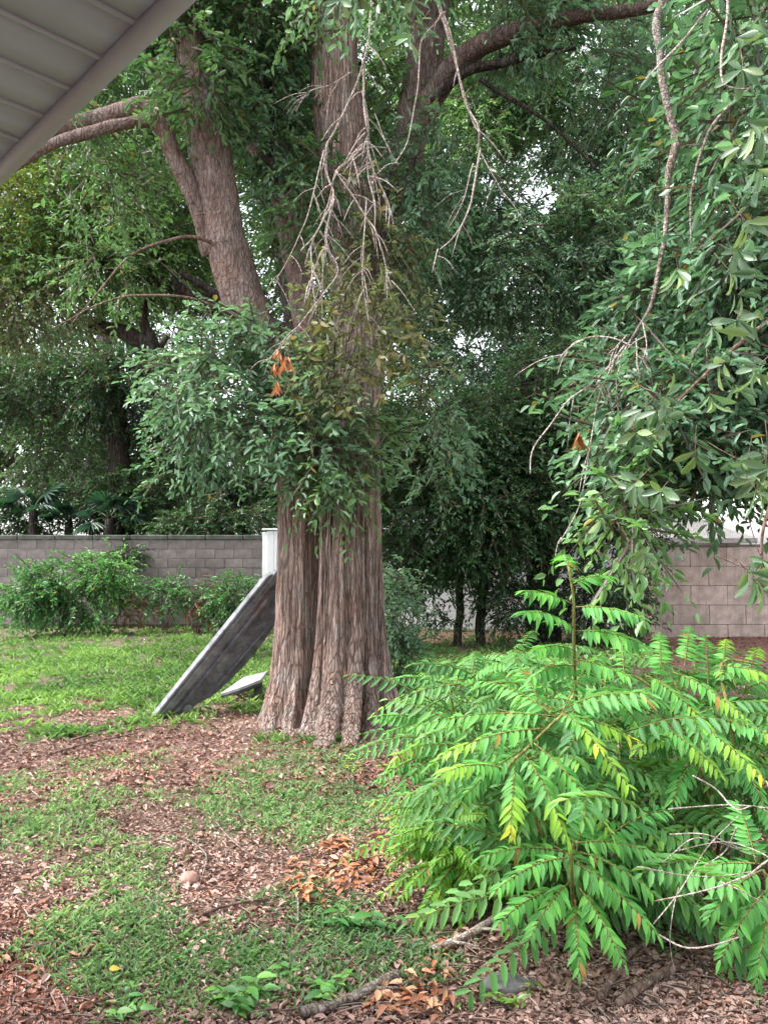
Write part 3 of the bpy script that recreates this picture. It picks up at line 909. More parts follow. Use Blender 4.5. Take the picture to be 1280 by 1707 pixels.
# crown of the main oak
cr = crown([
    (370, 40, 7.3, 150, 95, 1.0, 620, .085, 'oak', -.05), (330, 130, 6.6, 60, 70, .5, 130, .085, 'oak', .05), (440, 190, 7.6, 70, 150, .6, 420, .085, 'blue', -.05),
    (470, 340, 7.9, 45, 120, .4, 160, .08, 'oak', -.1),
    (530, 735, 6.5, 70, 60, .35, 90, .09, 'blue', .1), (560, 800, 6.45, 50, 40, .25, 40, .09, 'oak', .15), (470, 690, 6.5, 45, 40, .3, 70, .09, 'blue', .1), (610, 715, 6.6, 40, 40, .25, 50, .08, 'oak', .05),
    (360, 640, 6.9, 85, 130, .6, 430, .08, 'blue', .2), (430, 560, 6.7, 50, 50, .4, 60, .08, 'blue', .1), (330, 760, 8.5, 90, 80, .6, 330, .08, 'oak', .05),
    (720, 720, 8.0, 60, 110, .5, 150, .085, 'blue', .1), (650, 200, 7.9, 50, 120, .4, 130, .085, 'oak', .1),
    (600, -40, 4.9, 130, 32, .3, 46, .075, 'blue', .25), (645, 70, 5.2, 35, 25, .2, 14, .075, 'light', .2), (540, 10, 6.0, 60, 40, .3, 30, .08, 'oak', .1),
    (840, 20, 7.0, 140, 60, .7, 330, .085, 'blue', 0), (1000, 130, 6.8, 130, 80, .8, 330, .085, 'blue', .05),
    (150, 280, 7.4, 150, 70, .7, 330, .08, 'oak', 0), (70, 200, 7.2, 120, 60, .7, 200, .08, 'light', -.1),
    (600, 620, 6.15, 85, 60, .25, 40, .08, 'blue', .0), (600, 530, 6.2, 110, 100, .25, 90, .07, 'olive', .3), (680, 560, 6.3, 50, 90, .25, 40, .07, 'olive', .2), (540, 640, 6.3, 80, 60, .25, 40, .08, 'olive', -.1),
    (705, 300, 7.15, 60, 130, .3, 170, .08, 'blue', .1), (650, 400, 6.9, 50, 80, .25, 90, .08, 'olive', -.1), (530, 330, 6.9, 40, 110, .25, 70, .08, 'oak', .0),
    (190, 450, 7.2, 110, 45, .5, 70, .075, 'oak', .0),
    (600, -420, 7.3, 620, 330, 3.0, 1700, .12, 'oak'), (250, -250, 7.0, 380, 160, 1.5, 750, .11, 'oak'), (950, -250, 7.0, 380, 160, 1.5, 750, .11, 'oak'),
], 101, 'mid', k=12, gapY=99)
cr.part('foliage', M_LEAF, oak, kind='stuff')

# leaves of the drooping olive sprays, each its own leaf
def leaf_templates(name, cols, **kw):
    return [leaf_template(name, leaf_mat(name + '_' + str(i), color=c, **{k: v for k, v in kw.items() if k in ('rough', 'trans', 'vary')}), **{k: v for k, v in kw.items() if k not in ('rough', 'trans', 'vary')}) for i, c in enumerate(cols)]
T_OLIVE = leaf_templates('leaf', [(0.085, 0.092, 0.035), (0.16, 0.155, 0.06), (0.24, 0.20, 0.10), (0.06, 0.10, 0.04)], wid=.3, trans=.25)
T_RUST = leaf_templates('leaf', [(0.38, 0.135, 0.07), (0.28, 0.095, 0.05), (0.46, 0.21, 0.12)], wid=.30, rough=.6, trans=.2)
T_GREEN = leaf_templates('leaf', [(0.075, 0.145, 0.085), (0.11, 0.19, 0.125), (0.06, 0.12, 0.065), (0.14, 0.215, 0.10)], wid=.32, rough=.33, trans=.26, blunt=True, bend=.22, fold=.2)
def leafy_twigs(parent, n_leaf, spots, tpls, Lr, seed, twigmat, spread=1.0, down=0.7, whorl=5, tn='twig', opn=.9):
    """drooping twigs ending in whorls of separate leaves; spots: (px, py, Y, rx, ry, weight)"""
    rs = random.Random(seed)
    acc = Acc(); done = 0
    wts = [s[5] for s in spots]
    while done < n_leaf:
        s = rs.choices(spots, wts)[0]
        a, b = rs.gauss(0, .5), rs.gauss(0, .5)
        p = P(s[0] + a * s[3], s[1] + b * s[4], s[2] + rs.uniform(-.25, .25))
        d = unit(np.array([rs.uniform(-1, 1) * spread, rs.uniform(-.6, .35), -down + rs.uniform(-.3, .6)]))
        q = rs.uniform(.08, .2)
        acc.add(*tube([p - d * q + np.array([0, 0, q * .3]), p - d * q * .45 + np.array([0, 0, .02]), p], [.0018, .0018, .0015], 4, n=7, wob=.04, seed=done))
        for j in range(whorl):
            if done >= n_leaf: break
            ph = j * 2 * math.pi / whorl + rs.random()
            sv = unit(np.cross(d, [0.3, 1, 0.1])); tv = np.cross(d, sv)
            rd = sv * math.cos(ph) + tv * math.sin(ph)
            ld = unit(d * rs.uniform(.25, .8) + rd * opn + np.array([0, 0, -.25]))
            nn = unit(d * .8 - rd * .3 + np.array([0, -.25, .75]))
            place_leaf(rs.choice(tpls), 'leaf', parent, p - d * rs.uniform(0, .05), ld, nn, rs.uniform(*Lr))
            done += 1
    acc.part(tn, twigmat, parent, kind='stuff')
leafy_twigs(oak, 225, [(600, 480, 5.9, 90, 60, 1), (650, 590, 5.9, 80, 60, 1.3), (520, 560, 5.9, 70, 60, .8), (560, 650, 5.9, 80, 60, .9), (690, 540, 6.0, 40, 60, .5), (640, 350, 6.1, 60, 60, .35)], T_OLIVE, (.075, .125), 5, M_BROWNTWIG, whorl=6)
leafy_twigs(oak, 44, [(466, 600, 5.6, 16, 16, 1), (460, 630, 5.6, 9, 24, 1.2)], T_RUST, (.06, .10), 6, M_BROWNTWIG, spread=.3, down=1.6, whorl=5, opn=.28)
leafy_twigs(oak, 40, [(600, 5, 4.6, 110, 36, 1), (640, 60, 4.6, 30, 22, .5)], T_GREEN, (.09, .13), 8, M_BROWNTWIG, whorl=6)

# ================================================================== NEAR OAK ON THE RIGHT (trunk just outside the frame)
TR = np.array([3.5, 4.6, 0.0])
roak = thing('oak_tree', 'oak at the right edge whose leafy boughs droop before the tan wall', 'tree', TR)
V, F = tube([TR + [0, 0, -.1], TR + [0, 0, .3], TR + [.02, 0, 1.5], TR + [-.05, .05, 3.2], TR + [-.15, .1, 5.0], TR + [-.2, .1, 7.0]], [.36, .27, .23, .20, .15, .08], 24, n=60, rough=.35, wob=.08, seed=3)
part('trunk', V, F, M_BARK, roak, smooth=True)
def wlimb(parent, W, rr, mat, sides=10, seed=0, name='limb', wob=.05):
    V, F = tube(W, rr, sides, n=(len(W) - 1) * 7, rough=.4, wob=wob, seed=seed)
    part(name, V, F, mat, parent, smooth=True)
wlimb(roak, [TR + [-.1, .05, 4.2], P(1330, -260, 4.6), P(1180, -110, 4.4), P(1098, 10, 4.3), P(1096, 90, 4.25), P(1112, 160, 4.2), P(1130, 225, 4.2), P(1116, 300, 4.2), P(1108, 380, 4.2), P(1092, 460, 4.2), P(1082, 515, 4.2), P(1050, 570, 4.2), P(1030, 600, 4.2)],
      [.10, .07, .038, .024, .020, .023, .029, .016, .014, .012, .010, .008, .005], M_MOSSTWIG, 12, 21)
wlimb(roak, [TR + [-.1, .05, 3.6], P(1390, 60, 4.0), P(1290, 120, 3.8), P(1205, 185, 3.7), P(1170, 250, 3.7), P(1152, 320, 3.7), P(1150, 420, 3.7)], [.07, .04, .015, .009, .007, .006, .003], M_MOSSTWIG, 8, 22)
wlimb(roak, [P(1215, -90, 3.4), P(1208, 40, 3.4), P(1202, 130, 3.4), P(1220, 150, 3.4), P(1250, 150, 3.4)], [.007, .006, .005, .004, .002], M_GREYTWIG, 8, 23)
wlimb(roak, [P(1180, 20, 4.0), P(1130, 75, 4.0), P(1095, 110, 4.0), P(1072, 132, 4.0)], [.007, .007, .006, .004], M_GREYTWIG, 8, 24)
dead_branch(roak, [
    ((4, 3), [(1040, 575), (1010, 615), (980, 645), (945, 670), (915, 710), (888, 750), (884, 790)]),
    ((4, 3), [(1055, 575), (1020, 560), (985, 560), (950, 580), (935, 600)]),
    ((4, 3), [(1020, 610), (1000, 660), (985, 720), (975, 790), (960, 850), (930, 908)]),
    ((3, 2), [(1060, 565), (1062, 610), (1058, 650)]), ((3, 2), [(1040, 580), (1030, 630), (1030, 680)]), ((3, 2), [(1070, 540), (1075, 580), (1060, 620)]),
    ((3, 2), [(1045, 560), (1020, 590), (1015, 640)]),
], 'bare grey drooping twig ends forking from a dark knot', 4.15, seed=5, extra=4)
wlimb(roak, [TR + [-.1, .05, 2.9], P(1420, 420, 4.0), P(1300, 520, 3.9), P(1200, 600, 3.9), P(1120, 680, 3.9), P(1080, 760, 3.9)], [.06, .03, .014, .009, .006, .003], M_BROWNTWIG, 8, 25)
wlimb(roak, [TR + [-.1, .05, 2.6], P(1440, 640, 3.6), P(1330, 760, 3.5), P(1285, 860, 3.4), P(1270, 960, 3.4)], [.05, .025, .012, .007, .004], M_BROWNTWIG, 8, 26)
cr = crown([
    (1215, 600, 4.5, 150, 210, .45, 380, .085, 'blue', .15), (1100, 720, 4.3, 100, 130, .4, 210, .085, 'blue', .2), (1250, 380, 4.2, 90, 150, .5, 230, .09, 'blue', .25),
    (1260, 100, 4.0, 80, 170, .5, 150, .09, 'blue', .15), (1180, 790, 4.6, 110, 30, .3, 60, .085, 'oak', .1), (1040, 850, 4.0, 30, 80, .2, 40, .085, 'light', .1),
    (1040, 650, 4.6, 70, 100, .3, 80, .08, 'blue', 0), (1150, 480, 4.8, 110, 90, .4, 160, .085, 'blue', -.05), (1130, 180, 4.9, 60, 120, .4, 90, .085, 'dark', .2),
    (1180, 700, 5.1, 120, 100, .35, 300, .085, 'oak', -.1),
    (1450, 300, 4.4, 160, 500, 1.0, 600, .10, 'blue'), (1500, -350, 4.6, 400, 260, 1.6, 500, .12, 'oak'),
], 202, 'mid', k=11, gapY=99, cull=520)
cr.part('foliage', M_LEAF, roak, kind='stuff')
leafy_twigs(roak, 290, [(1240, 330, 3.3, 50, 110, 1), (1250, 150, 3.3, 40, 120, .8), (1210, 480, 3.5, 70, 80, 1), (1120, 700, 3.6, 90, 100, 1.4), (1060, 800, 3.6, 60, 90, 1.1), (1045, 930, 3.5, 22, 50, .6),
                        (1230, 620, 3.4, 60, 90, 1.2), (1270, 960, 3.2, 22, 50, .8), (1180, 760, 3.6, 80, 40, .8), (1255, 780, 3.3, 40, 70, .8), (1000, 770, 3.8, 30, 60, .3)],
            T_GREEN, (.085, .135), 9, M_BROWNTWIG, whorl=6)
leafy_twigs(roak, 10, [(975, 735, 4.1, 22, 16, 1)], T_RUST, (.07, .10), 16, M_BROWNTWIG, spread=.3, down=1.4, whorl=5, opn=.35)

# ================================================================== TREES BEHIND
def back_tree(label, trunk, limbs, specs, seed, mat=M_DARKLEAF, shape='far', k=14, name='tree', group='trees behind the walls'):
    b = trunk[0]
    base = P(b[0], b[1], b[2]); base[2] = 0
    tr = thing(name, label, 'tree', base, group)
    W = [np.array([base[0], base[1], -0.1])] + [P(a, c, y) for a, c, y, r in trunk[1:]]
    V, F = tube(W, [r * y / F_PX for a, c, y, r in trunk], 16, n=len(W) * 9, rough=.35, wob=.12, seed=seed)
    part('trunk', V, F, M_DARKBARK, tr, smooth=True)
    for i, l in enumerate(limbs):
        limb(tr, l, M_DARKBARK, sides=10, seed=seed + i, wob=.1)
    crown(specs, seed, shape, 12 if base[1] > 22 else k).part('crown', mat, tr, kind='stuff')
    return tr
back_tree('dark forked tree leaning over the long grey block wall', [(205, 1040, 19, 26), (205, 900, 19, 20), (200, 780, 19, 19), (195, 700, 19, 19), (190, 640, 19, 16), (170, 540, 19, 10)],
          [[(200, 745, 19, 15), (160, 705, 19, 13), (110, 690, 19, 11), (60, 680, 19, 8)], [(195, 690, 19, 10), (240, 620, 19, 8), (280, 560, 19, 5)]],
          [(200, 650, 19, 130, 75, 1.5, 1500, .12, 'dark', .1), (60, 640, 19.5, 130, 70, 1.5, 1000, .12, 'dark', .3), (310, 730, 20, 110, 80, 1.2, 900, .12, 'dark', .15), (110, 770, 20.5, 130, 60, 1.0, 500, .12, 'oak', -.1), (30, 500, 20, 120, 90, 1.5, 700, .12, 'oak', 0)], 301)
back_tree('live oak with crooked black limbs showing left of the main trunk', [(545, 1040, 11.5, 34), (545, 800, 11.5, 30), (530, 650, 11.5, 28), (505, 560, 11.5, 26), (470, 400, 11.6, 20), (440, 150, 11.8, 12)],
          [[(500, 560, 11.5, 14), (430, 535, 11.6, 14), (370, 520, 11.7, 13), (310, 490, 11.8, 11), (260, 470, 12, 9), (170, 440, 12, 6)],
           [(320, 640, 12, 7), (280, 600, 12, 12), (240, 572, 12, 14), (205, 552, 12, 13), (150, 540, 12, 8)], [(430, 545, 11.7, 10), (380, 600, 11.9, 9), (320, 640, 12, 7)],
           [(262, 585, 12, 8), (242, 540, 12, 9), (240, 510, 12, 6), (270, 500, 12, 4)], [(380, 515, 11.7, 8), (345, 480, 11.6, 7), (300, 455, 11.5, 5)]],
          [(160, 420, 12.2, 190, 110, 1.2, 1700, .085, 'light', .0), (60, 360, 12, 120, 120, 1.2, 1000, .085, 'yellow', -.25), (250, 330, 12.5, 110, 110, 1.2, 900, .085, 'light', -.1), (50, 520, 12, 110, 60, 1.0, 450, .085, 'olive', .0),
           (420, 130, 12, 160, 140, 1.5, 1300, .09, 'light', -.15), (180, 120, 12.5, 200, 130, 1.5, 1300, .09, 'light', -.1), (500, 300, 12.5, 120, 140, 1.2, 800, .09, 'light', -.1),
           (300, -260, 12, 500, 230, 3, 1100, .2, 'oak')], 302, mat=M_LEAF)
back_tree('dense dark evergreen tree rising right of the main trunk', [(905, 1045, 13.5, 30), (905, 960, 13.5, 26), (905, 880, 13.5, 24), (890, 780, 13.5, 22), (880, 700, 13.5, 15), (876, 640, 13.5, 4)],
          [[(905, 900, 13.5, 10), (930, 850, 13.4, 9), (960, 790, 13.3, 6)], [(895, 820, 13.5, 10), (840, 760, 13.4, 8), (780, 700, 13.3, 5)]],
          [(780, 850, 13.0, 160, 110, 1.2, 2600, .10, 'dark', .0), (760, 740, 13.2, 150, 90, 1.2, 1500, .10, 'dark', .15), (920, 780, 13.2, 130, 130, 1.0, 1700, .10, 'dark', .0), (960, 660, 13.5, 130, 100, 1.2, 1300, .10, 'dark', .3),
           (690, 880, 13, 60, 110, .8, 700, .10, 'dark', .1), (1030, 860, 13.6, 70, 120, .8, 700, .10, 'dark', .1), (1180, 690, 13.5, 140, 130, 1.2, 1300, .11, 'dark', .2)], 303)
back_tree('tall feathery tree with blue green crown behind the upper right boughs', [(1000, 1040, 17.5, 18), (1005, 800, 17.5, 15), (1010, 600, 17.5, 12), (1015, 350, 17.5, 9), (1020, 0, 17.5, 5)],
          [[(1010, 600, 17.5, 8), (940, 500, 17, 6), (880, 460, 17, 3)], [(1014, 400, 17.5, 8), (1050, 330, 17, 6), (1120, 280, 17, 3)]],
          [(960, 430, 16.5, 180, 130, 1.8, 2000, .135, 'blue', .15), (830, 420, 16.5, 100, 120, 1.5, 1000, .135, 'blue', .15), (1080, 350, 16.5, 140, 180, 1.8, 1600, .135, 'blue', .2), (1000, 150, 16.5, 200, 130, 1.8, 1500, .135, 'blue', .2),
           (780, 240, 16.5, 90, 110, 1.2, 700, .11, 'light', .3), (840, 140, 16.5, 110, 70, 1.2, 600, .11, 'light', .1), (820, 620, 16.5, 150, 60, 1.2, 900, .135, 'blue', .1), (1180, 560, 16.5, 150, 150, 1.5, 1300, .135, 'blue', -.1),
           (760, 60, 17, 150, 120, 1.5, 800, .11, 'light', 0), (960, 360, 15, 70, 40, .6, 260, .09, 'light', .35), (700, 420, 16.5, 100, 160, 1.2, 800, .135, 'blue', -.1), (1000, -260, 17, 500, 230, 3, 900, .24, 'oak')], 304)
back_tree('pale green tree far behind the left end of the grey wall', [(-120, 1030, 25, 14), (-110, 800, 25, 12), (-90, 500, 25, 10), (-80, 250, 25, 5)], [],
          [(60, 720, 25, 260, 110, 2, 2400, .215, 'oak', .1), (100, 450, 26, 300, 240, 2.5, 4800, .215, 'light', .0), (330, 820, 25, 180, 60, 1.5, 1440, .215, 'oak', 0), (150, 150, 26, 330, 200, 2.5, 3520, .215, 'light', -.1)], 305)
back_tree('tall green tree far behind the main trunk', [(600, 1030, 27, 14), (605, 800, 27, 12), (600, 400, 27, 10), (600, 100, 27, 5)], [],
          [(560, 400, 27, 260, 260, 2.5, 4800, .215, 'light', -.05), (640, 760, 26, 240, 120, 2, 2560, .215, 'dark', .3), (520, 60, 27, 300, 200, 2.5, 3200, .215, 'light', 0)], 306)
back_tree('dense green tree far behind the tan wall', [(1080, 1030, 27, 14), (1085, 800, 27, 12), (1080, 400, 27, 10), (1080, 100, 27, 5)], [],
          [(1000, 560, 27, 330, 260, 2.5, 5440, .215, 'oak', -.05), (1250, 500, 27, 260, 330, 2.5, 4160, .215, 'oak', 0), (1020, 130, 27, 330, 240, 2.5, 4160, .215, 'light', -.1), (900, 850, 26, 200, 90, 1.6, 1920, .215, 'dark', .2)], 307)

# thin trunks in the dark thicket
for (px, r, lab) in ((800, 7, 'thin dark sapling stem left of the thick dark trunk'), (762, 6, 'slender leaning sapling stem nearest the oak in the dark thicket')):
    b = P(px, 1040, 13.2); b[2] = 0
    tr = thing('sapling', lab, 'tree', b, 'saplings in the thicket')
    V, F = tube([b + [0, 0, -.05], P(px + 4, 960, 13.2), P(px - 8, 880, 13.1), P(px + 6, 780, 13.1)], [r * .0103 * 1.2, r * .0103, r * .009, r * .006], 10, n=24, wob=.08, seed=px)
    part('trunk', V, F, M_DARKBARK, tr, smooth=True)
    crown([(px, 820, 13.0, 55, 70, .5, 200, .10, 'dark', .15), (px + 10, 930, 13.0, 30, 40, .4, 60, .10, 'dark', .2)], px).part('crown', M_DARKLEAF, tr, kind='stuff')

# fan palms low behind the grey wall
def fan_palm(px, py, Y, r, label, seed):
    rs = random.Random(seed)
    c = P(px, py, Y); base = c.copy(); base[2] = 0
    tr = thing('fan_palm', label, 'palm', base, 'fan palms behind the grey wall')
    V, F = tube([base, base * [1, 1, 0] + [0.03, 0, c[2] * .5], c], [.14, .11, .09], 10, n=14, rough=.5, seed=seed)
    part('trunk', V, F, M_DARKBARK, tr)
    for q in range(9):
        a = q * 2.4 + rs.random(); el = rs.uniform(-.2, 1.0)
        d = np.array([math.cos(a) * math.cos(el), math.sin(a) * math.cos(el), math.sin(el)])
        h = c + d * r * .55
        acc = Acc()
        acc.add(*tube([c, c + d * r * .3 + [0, 0, .05], h], [.014, .012, .01], 4, n=5), C=(0.05, 0.08, 0.03))
        s = unit(np.cross(d, [0, 0, 1.0])); k = 15
        ph = np.linspace(-1.9, 1.9, k)
        D = np.cos(ph)[:, None] * d + np.sin(ph)[:, None] * s + np.array([0, 0, -.15])
        V, F, Cc = leaf_quads(np.repeat(h[None], k, 0), D, np.repeat((np.cross(s, d))[None], k, 0), r * .55, r * .07, np.tile(np.array([0.022, 0.058, 0.036]) * rs.uniform(.8, 1.6), (k, 1)), 'mid', bend=.3)
        acc.add(V, F, Cc)
        acc.part('frond', M_LEAF, tr)
fan_palm(182, 865, 17.6, .85, 'dark fan palm below the forked tree behind the grey wall', 1)
fan_palm(55, 850, 17.8, .9, 'dark fan palm at the left edge behind the grey wall', 2)
fan_palm(115, 870, 18.2, .7, 'small fan palm between two larger palms behind the grey wall', 3)

# ================================================================== BUSHES
def bush(px, py, Y, rx, ry, label, specs, seed, name='bush', mat=M_LEAF, nst=7, group=None, shape='mid', k=13, smat=M_BROWNTWIG):
    base = P(px, py, Y); base[2] = gz(base[0], base[1])
    tr = thing(name, label, 'bush', base, group)
    rs = random.Random(seed); acc = Acc()
    for q in range(nst):
        tx = px + rs.uniform(-.8, .8) * rx; ty = py - rs.uniform(.6, 1.7) * ry
        tp = P(tx, ty, Y + rs.uniform(-.2, .2))
        b = base + np.array([rs.uniform(-.08, .08), rs.uniform(-.08, .08), -.03])
        mid = (b + tp) / 2 + np.array([rs.uniform(-.1, .1), 0, .08])
        acc.add(*tube([b, mid, tp], [.012, .009, .004], 5, n=9, wob=.06, seed=q))
    acc.part('stem', smat, tr)
    crown(specs, seed, shape, k, gapY=99).part('foliage', mat, tr, kind='stuff')
    return tr
YB = 14.8
gb = 'bushes along the foot of the grey wall'
bush(110, 1035, YB, 100, 60, 'wide pale green feathery bush at the left end of the grey wall', [(120, 985, YB, 95, 52, .5, 560, .085, 'shrub', -.25), (170, 950, YB, 45, 36, .35, 180, .085, 'shrub', .0), (45, 990, YB - .3, 60, 36, .4, 210, .085, 'shrub', .05)], 401, group=gb)
bush(275, 1040, YB + .3, 50, 45, 'mid green rounded bush second along the grey wall', [(278, 1000, YB + .3, 52, 42, .4, 250, .08, 'shrub', -.45)], 402, group=gb)
bush(388, 1040, YB + .3, 40, 45, 'dark green bush beside the leaning grey board', [(388, 998, YB + .3, 45, 42, .4, 260, .08, 'shrub', -.5)], 403, group=gb)
bush(330, 1040, YB + .2, 30, 45, 'brown withered bush between two green ones by the wall', [(325, 990, YB + .2, 24, 42, .3, 60, .07, 'rust', -.4), (220, 1010, YB + .3, 30, 30, .3, 50, .07, 'rust', -.5)], 404, group=gb, nst=16)
bush(215, 930, 16.2, 20, 8, 'dark creeper tuft growing on the grey wall', [(212, 922, 16.3, 22, 14, .12, 60, .08, 'dark', .3)], 406, nst=3)
bush(664, 1130, 8.3, 30, 90, 'small leafy shrub growing against the right side of the trunk', [(668, 1010, 8.3, 26, 90, .25, 260, .06, 'blue', .25), (670, 1090, 8.2, 32, 50, .3, 170, .06, 'shrub', .0)], 405)
bush(340, 900, 17.3, 90, 25, 'clipped dark hedge bush behind the top of the grey wall', [(345, 875, 17.3, 100, 26, .4, 520, .10, 'dark', .35), (395, 850, 17.6, 70, 40, .4, 300, .10, 'dark', .25)], 407, shape='far', mat=M_DARKLEAF)
bush(100, 900, 18.4, 160, 25, 'tall dark shrubbery bush rising behind the left half of the grey wall', [(60, 855, 18.6, 150, 45, .5, 700, .12, 'dark', .3), (240, 850, 18.6, 110, 50, .5, 600, .12, 'dark', .25), (-120, 850, 18.6, 110, 50, .5, 400, .12, 'dark', .25), (120, 800, 19, 120, 40, .5, 300, .12, 'oak', .1)], 409, shape='far', mat=M_LEAF)
bush(690, 1045, 12.9, 60, 60, 'dark low bush under the evergreen by the white fence', [(740, 985, 12.9, 70, 50, .4, 420, .09, 'dark', .2), (850, 1000, 13, 60, 40, .4, 240, .09, 'dark', .1), (1000, 1000, 13, 80, 60, .4, 420, .09, 'dark', .1)], 408, shape='far', mat=M_DARKLEAF)

# ================================================================== LEANING BOARD AND SLAB
def weathered(name, light, mid, dark, rust=None, sc=(2, 2, 2)):
    m, t, pr, out = mat_new(name)
    v = coords(t, sc)
    n1 = noise(t, v, 3.0, 8, 0.7)
    n2 = noise(t, coords(t, (1, 1, 1)), 2.3, 4)
    n3 = noise(t, coords(t, (30, 30, 30)), 1, 4)
    c = ramp(t, n1, [(0.3, dark), (0.5, mid), (0.72, light)])
    if rust:
        c = mixc(t, ramp(t, n2, [(0.55, (0, 0, 0)), (0.68, (0.8, 0.8, 0.8))]), c, rust)
    c = mixc(t, 0.3, c, mixc(t, 1.0, c, ramp(t, n3, [(0.3, (.4, .4, .4)), (.7, (1.5, 1.5, 1.5))]), 'MULTIPLY'))
    t.links.new(c, pr.inputs['Base Color'])
    pr.inputs['Roughness'].default_value = 0.7
    bump(t, pr, n1, 0.5, 0.01)
    return m
M_GREYEDGE = weathered('weathered_edge', (0.33, 0.34, 0.365), (0.20, 0.205, 0.225), (0.08, 0.08, 0.09))
M_GREYBACK = weathered('weathered_back', (0.36, 0.375, 0.42), (0.17, 0.178, 0.205), (0.045, 0.047, 0.058), rust=(0.19, 0.075, 0.052))
A0 = GG(266, 1196); A0[2] -= 0.02
A1 = P(463, 955, A0[1] + 0.05)
ax = unit(A1 - A0); LB = np.linalg.norm(A1 - A0)
qv = unit(np.cross(np.array([0, 1.0, 0]), ax))
if qv[0] < 0: qv = -qv
WV = unit(np.array([0, 1.0, 0]) * 0.72 + qv * 0.62)
NV = unit(np.cross(ax, WV))
if NV[0] < 0: NV = -NV                # underside normal (right / down)
board = thing('leaning_board', 'weathered grey slab leaning against the left side of the trunk', 'board', A0)
def sheet(poly, off0, off1):
    """solid plate from (along, across) outline between two offsets along the underside normal"""
    n = len(poly)
    a = np.array([A0 + ax * s + WV * w_ + NV * off0 for s, w_ in poly]); b = np.array([A0 + ax * s + WV * w_ + NV * off1 for s, w_ in poly])
    return np.vstack([a, b]), n
def plate(name, poly, off0, off1, mat):
    V, n = sheet(poly, off0, off1)
    me = bpy.data.meshes.new(name)
    F = [tuple(range(n)), tuple(range(2 * n - 1, n - 1, -1))] + [(i, n + i, n + (i + 1) % n, (i + 1) % n) for i in range(n)]
    bm = bmesh.new()
    vs = [bm.verts.new(Vector(v - A0)) for v in V]
    for f in F: bm.faces.new([vs[i] for i in f])
    bmesh.ops.recalc_face_normals(bm, faces=bm.faces[:])
    bmesh.ops.bevel(bm, geom=bm.edges[:], offset=0.006, segments=2, affect='EDGES')
    bm.to_mesh(me); bm.free()
    return link(name, me, board, mat)
plate('panel', [(0, 0), (.08, .12), (.20, .22), (.30, .25), (.42, .34), (.62, .40), (.85, .43), (1.1, .44), (1.25, .42), (1.6, .38), (LB - .02, .30), (LB, 0)], 0.0, 0.035, M_GREYBACK)
plate('edge_beam', [(-.02, -.07), (LB + .01, -.07), (LB + .01, .012), (-.02, .012)], -0.02, 0.05, M_GREYEDGE)
plate('edge_lip', [(.03, -.115), (LB - .08, -.115), (LB - .03, -.078), (.01, -.078)], -0.02, 0.04, M_GREYEDGE)
plate('batten', [(.15, .06), (LB - .25, .06), (LB - .25, .10), (.15, .10)], 0.036, 0.06, M_GREYBACK)
plate('batten', [(.52, .28), (1.35, .32), (1.35, .345), (.52, .305)], 0.036, 0.055, M_GREYBACK)
M_PALE = paint('pale_patch', (0.45, 0.45, 0.47), 0.8, .1, 30)
plate('patch', [(.17 + .045 * math.cos(a) + .05, .17 + .05 * math.sin(a)) for a in np.linspace(0, 2 * math.pi, 10, endpoint=False)], 0.0365, 0.043, M_PALE)
# flat grey board lying by the trunk
s0_ = GG(392, 1168)
slab = thing('stone_slab', 'flat dark grey slab lying propped by the foot of the leaning board', 'slab', s0_)
M_SLABTOP = weathered('slab_top', (0.36, 0.34, 0.35), (0.25, 0.24, 0.25), (0.15, 0.145, 0.15))
M_SLABEDGE = weathered('slab_edge', (0.06, 0.058, 0.06), (0.03, 0.03, 0.032), (0.016, 0.016, 0.017))
def slab_part(name, poly, z0, z1, mat):
    bm = bmesh.new(); n = len(poly)
    vs = [bm.verts.new((x, y, z0 + zz)) for x, y, zz in poly] + [bm.verts.new((x, y, z1 + zz)) for x, y, zz in poly]
    for f in [tuple(range(n)), tuple(range(2 * n - 1, n - 1, -1))] + [(i, n + i, n + (i + 1) % n, (i + 1) % n) for i in range(n)]: bm.faces.new([vs[i] for i in f])
    bmesh.ops.recalc_face_normals(bm, faces=bm.faces[:])
    bmesh.ops.bevel(bm, geom=bm.edges[:], offset=0.006, segments=1, affect='EDGES')
    me = bpy.data.meshes.new(name); bm.to_mesh(me); bm.free()
    return link(name, me, slab, mat)
slab_part('top', [(-.16, -.02, .05), (.06, -.05, .12), (.28, .0, .20), (.30, .32, .24), (.02, .36, .16)], 0.0, 0.03, M_SLABTOP)
slab_part('edge_strip', [(-.17, -.05, .035), (-.05, -.085, .07), (.07, -.085, .11), (.18, -.06, .15), (.29, -.03, .185), (.29, -.005, .185), (.06, -.055, .105), (-.16, -.025, .035)], -0.02, 0.024, M_SLABEDGE)
slab_part('foot', [(.20, .0, 0), (.28, .0, 0), (.28, .12, 0), (.20, .12, 0)], -0.06, 0.155, M_SLABEDGE)

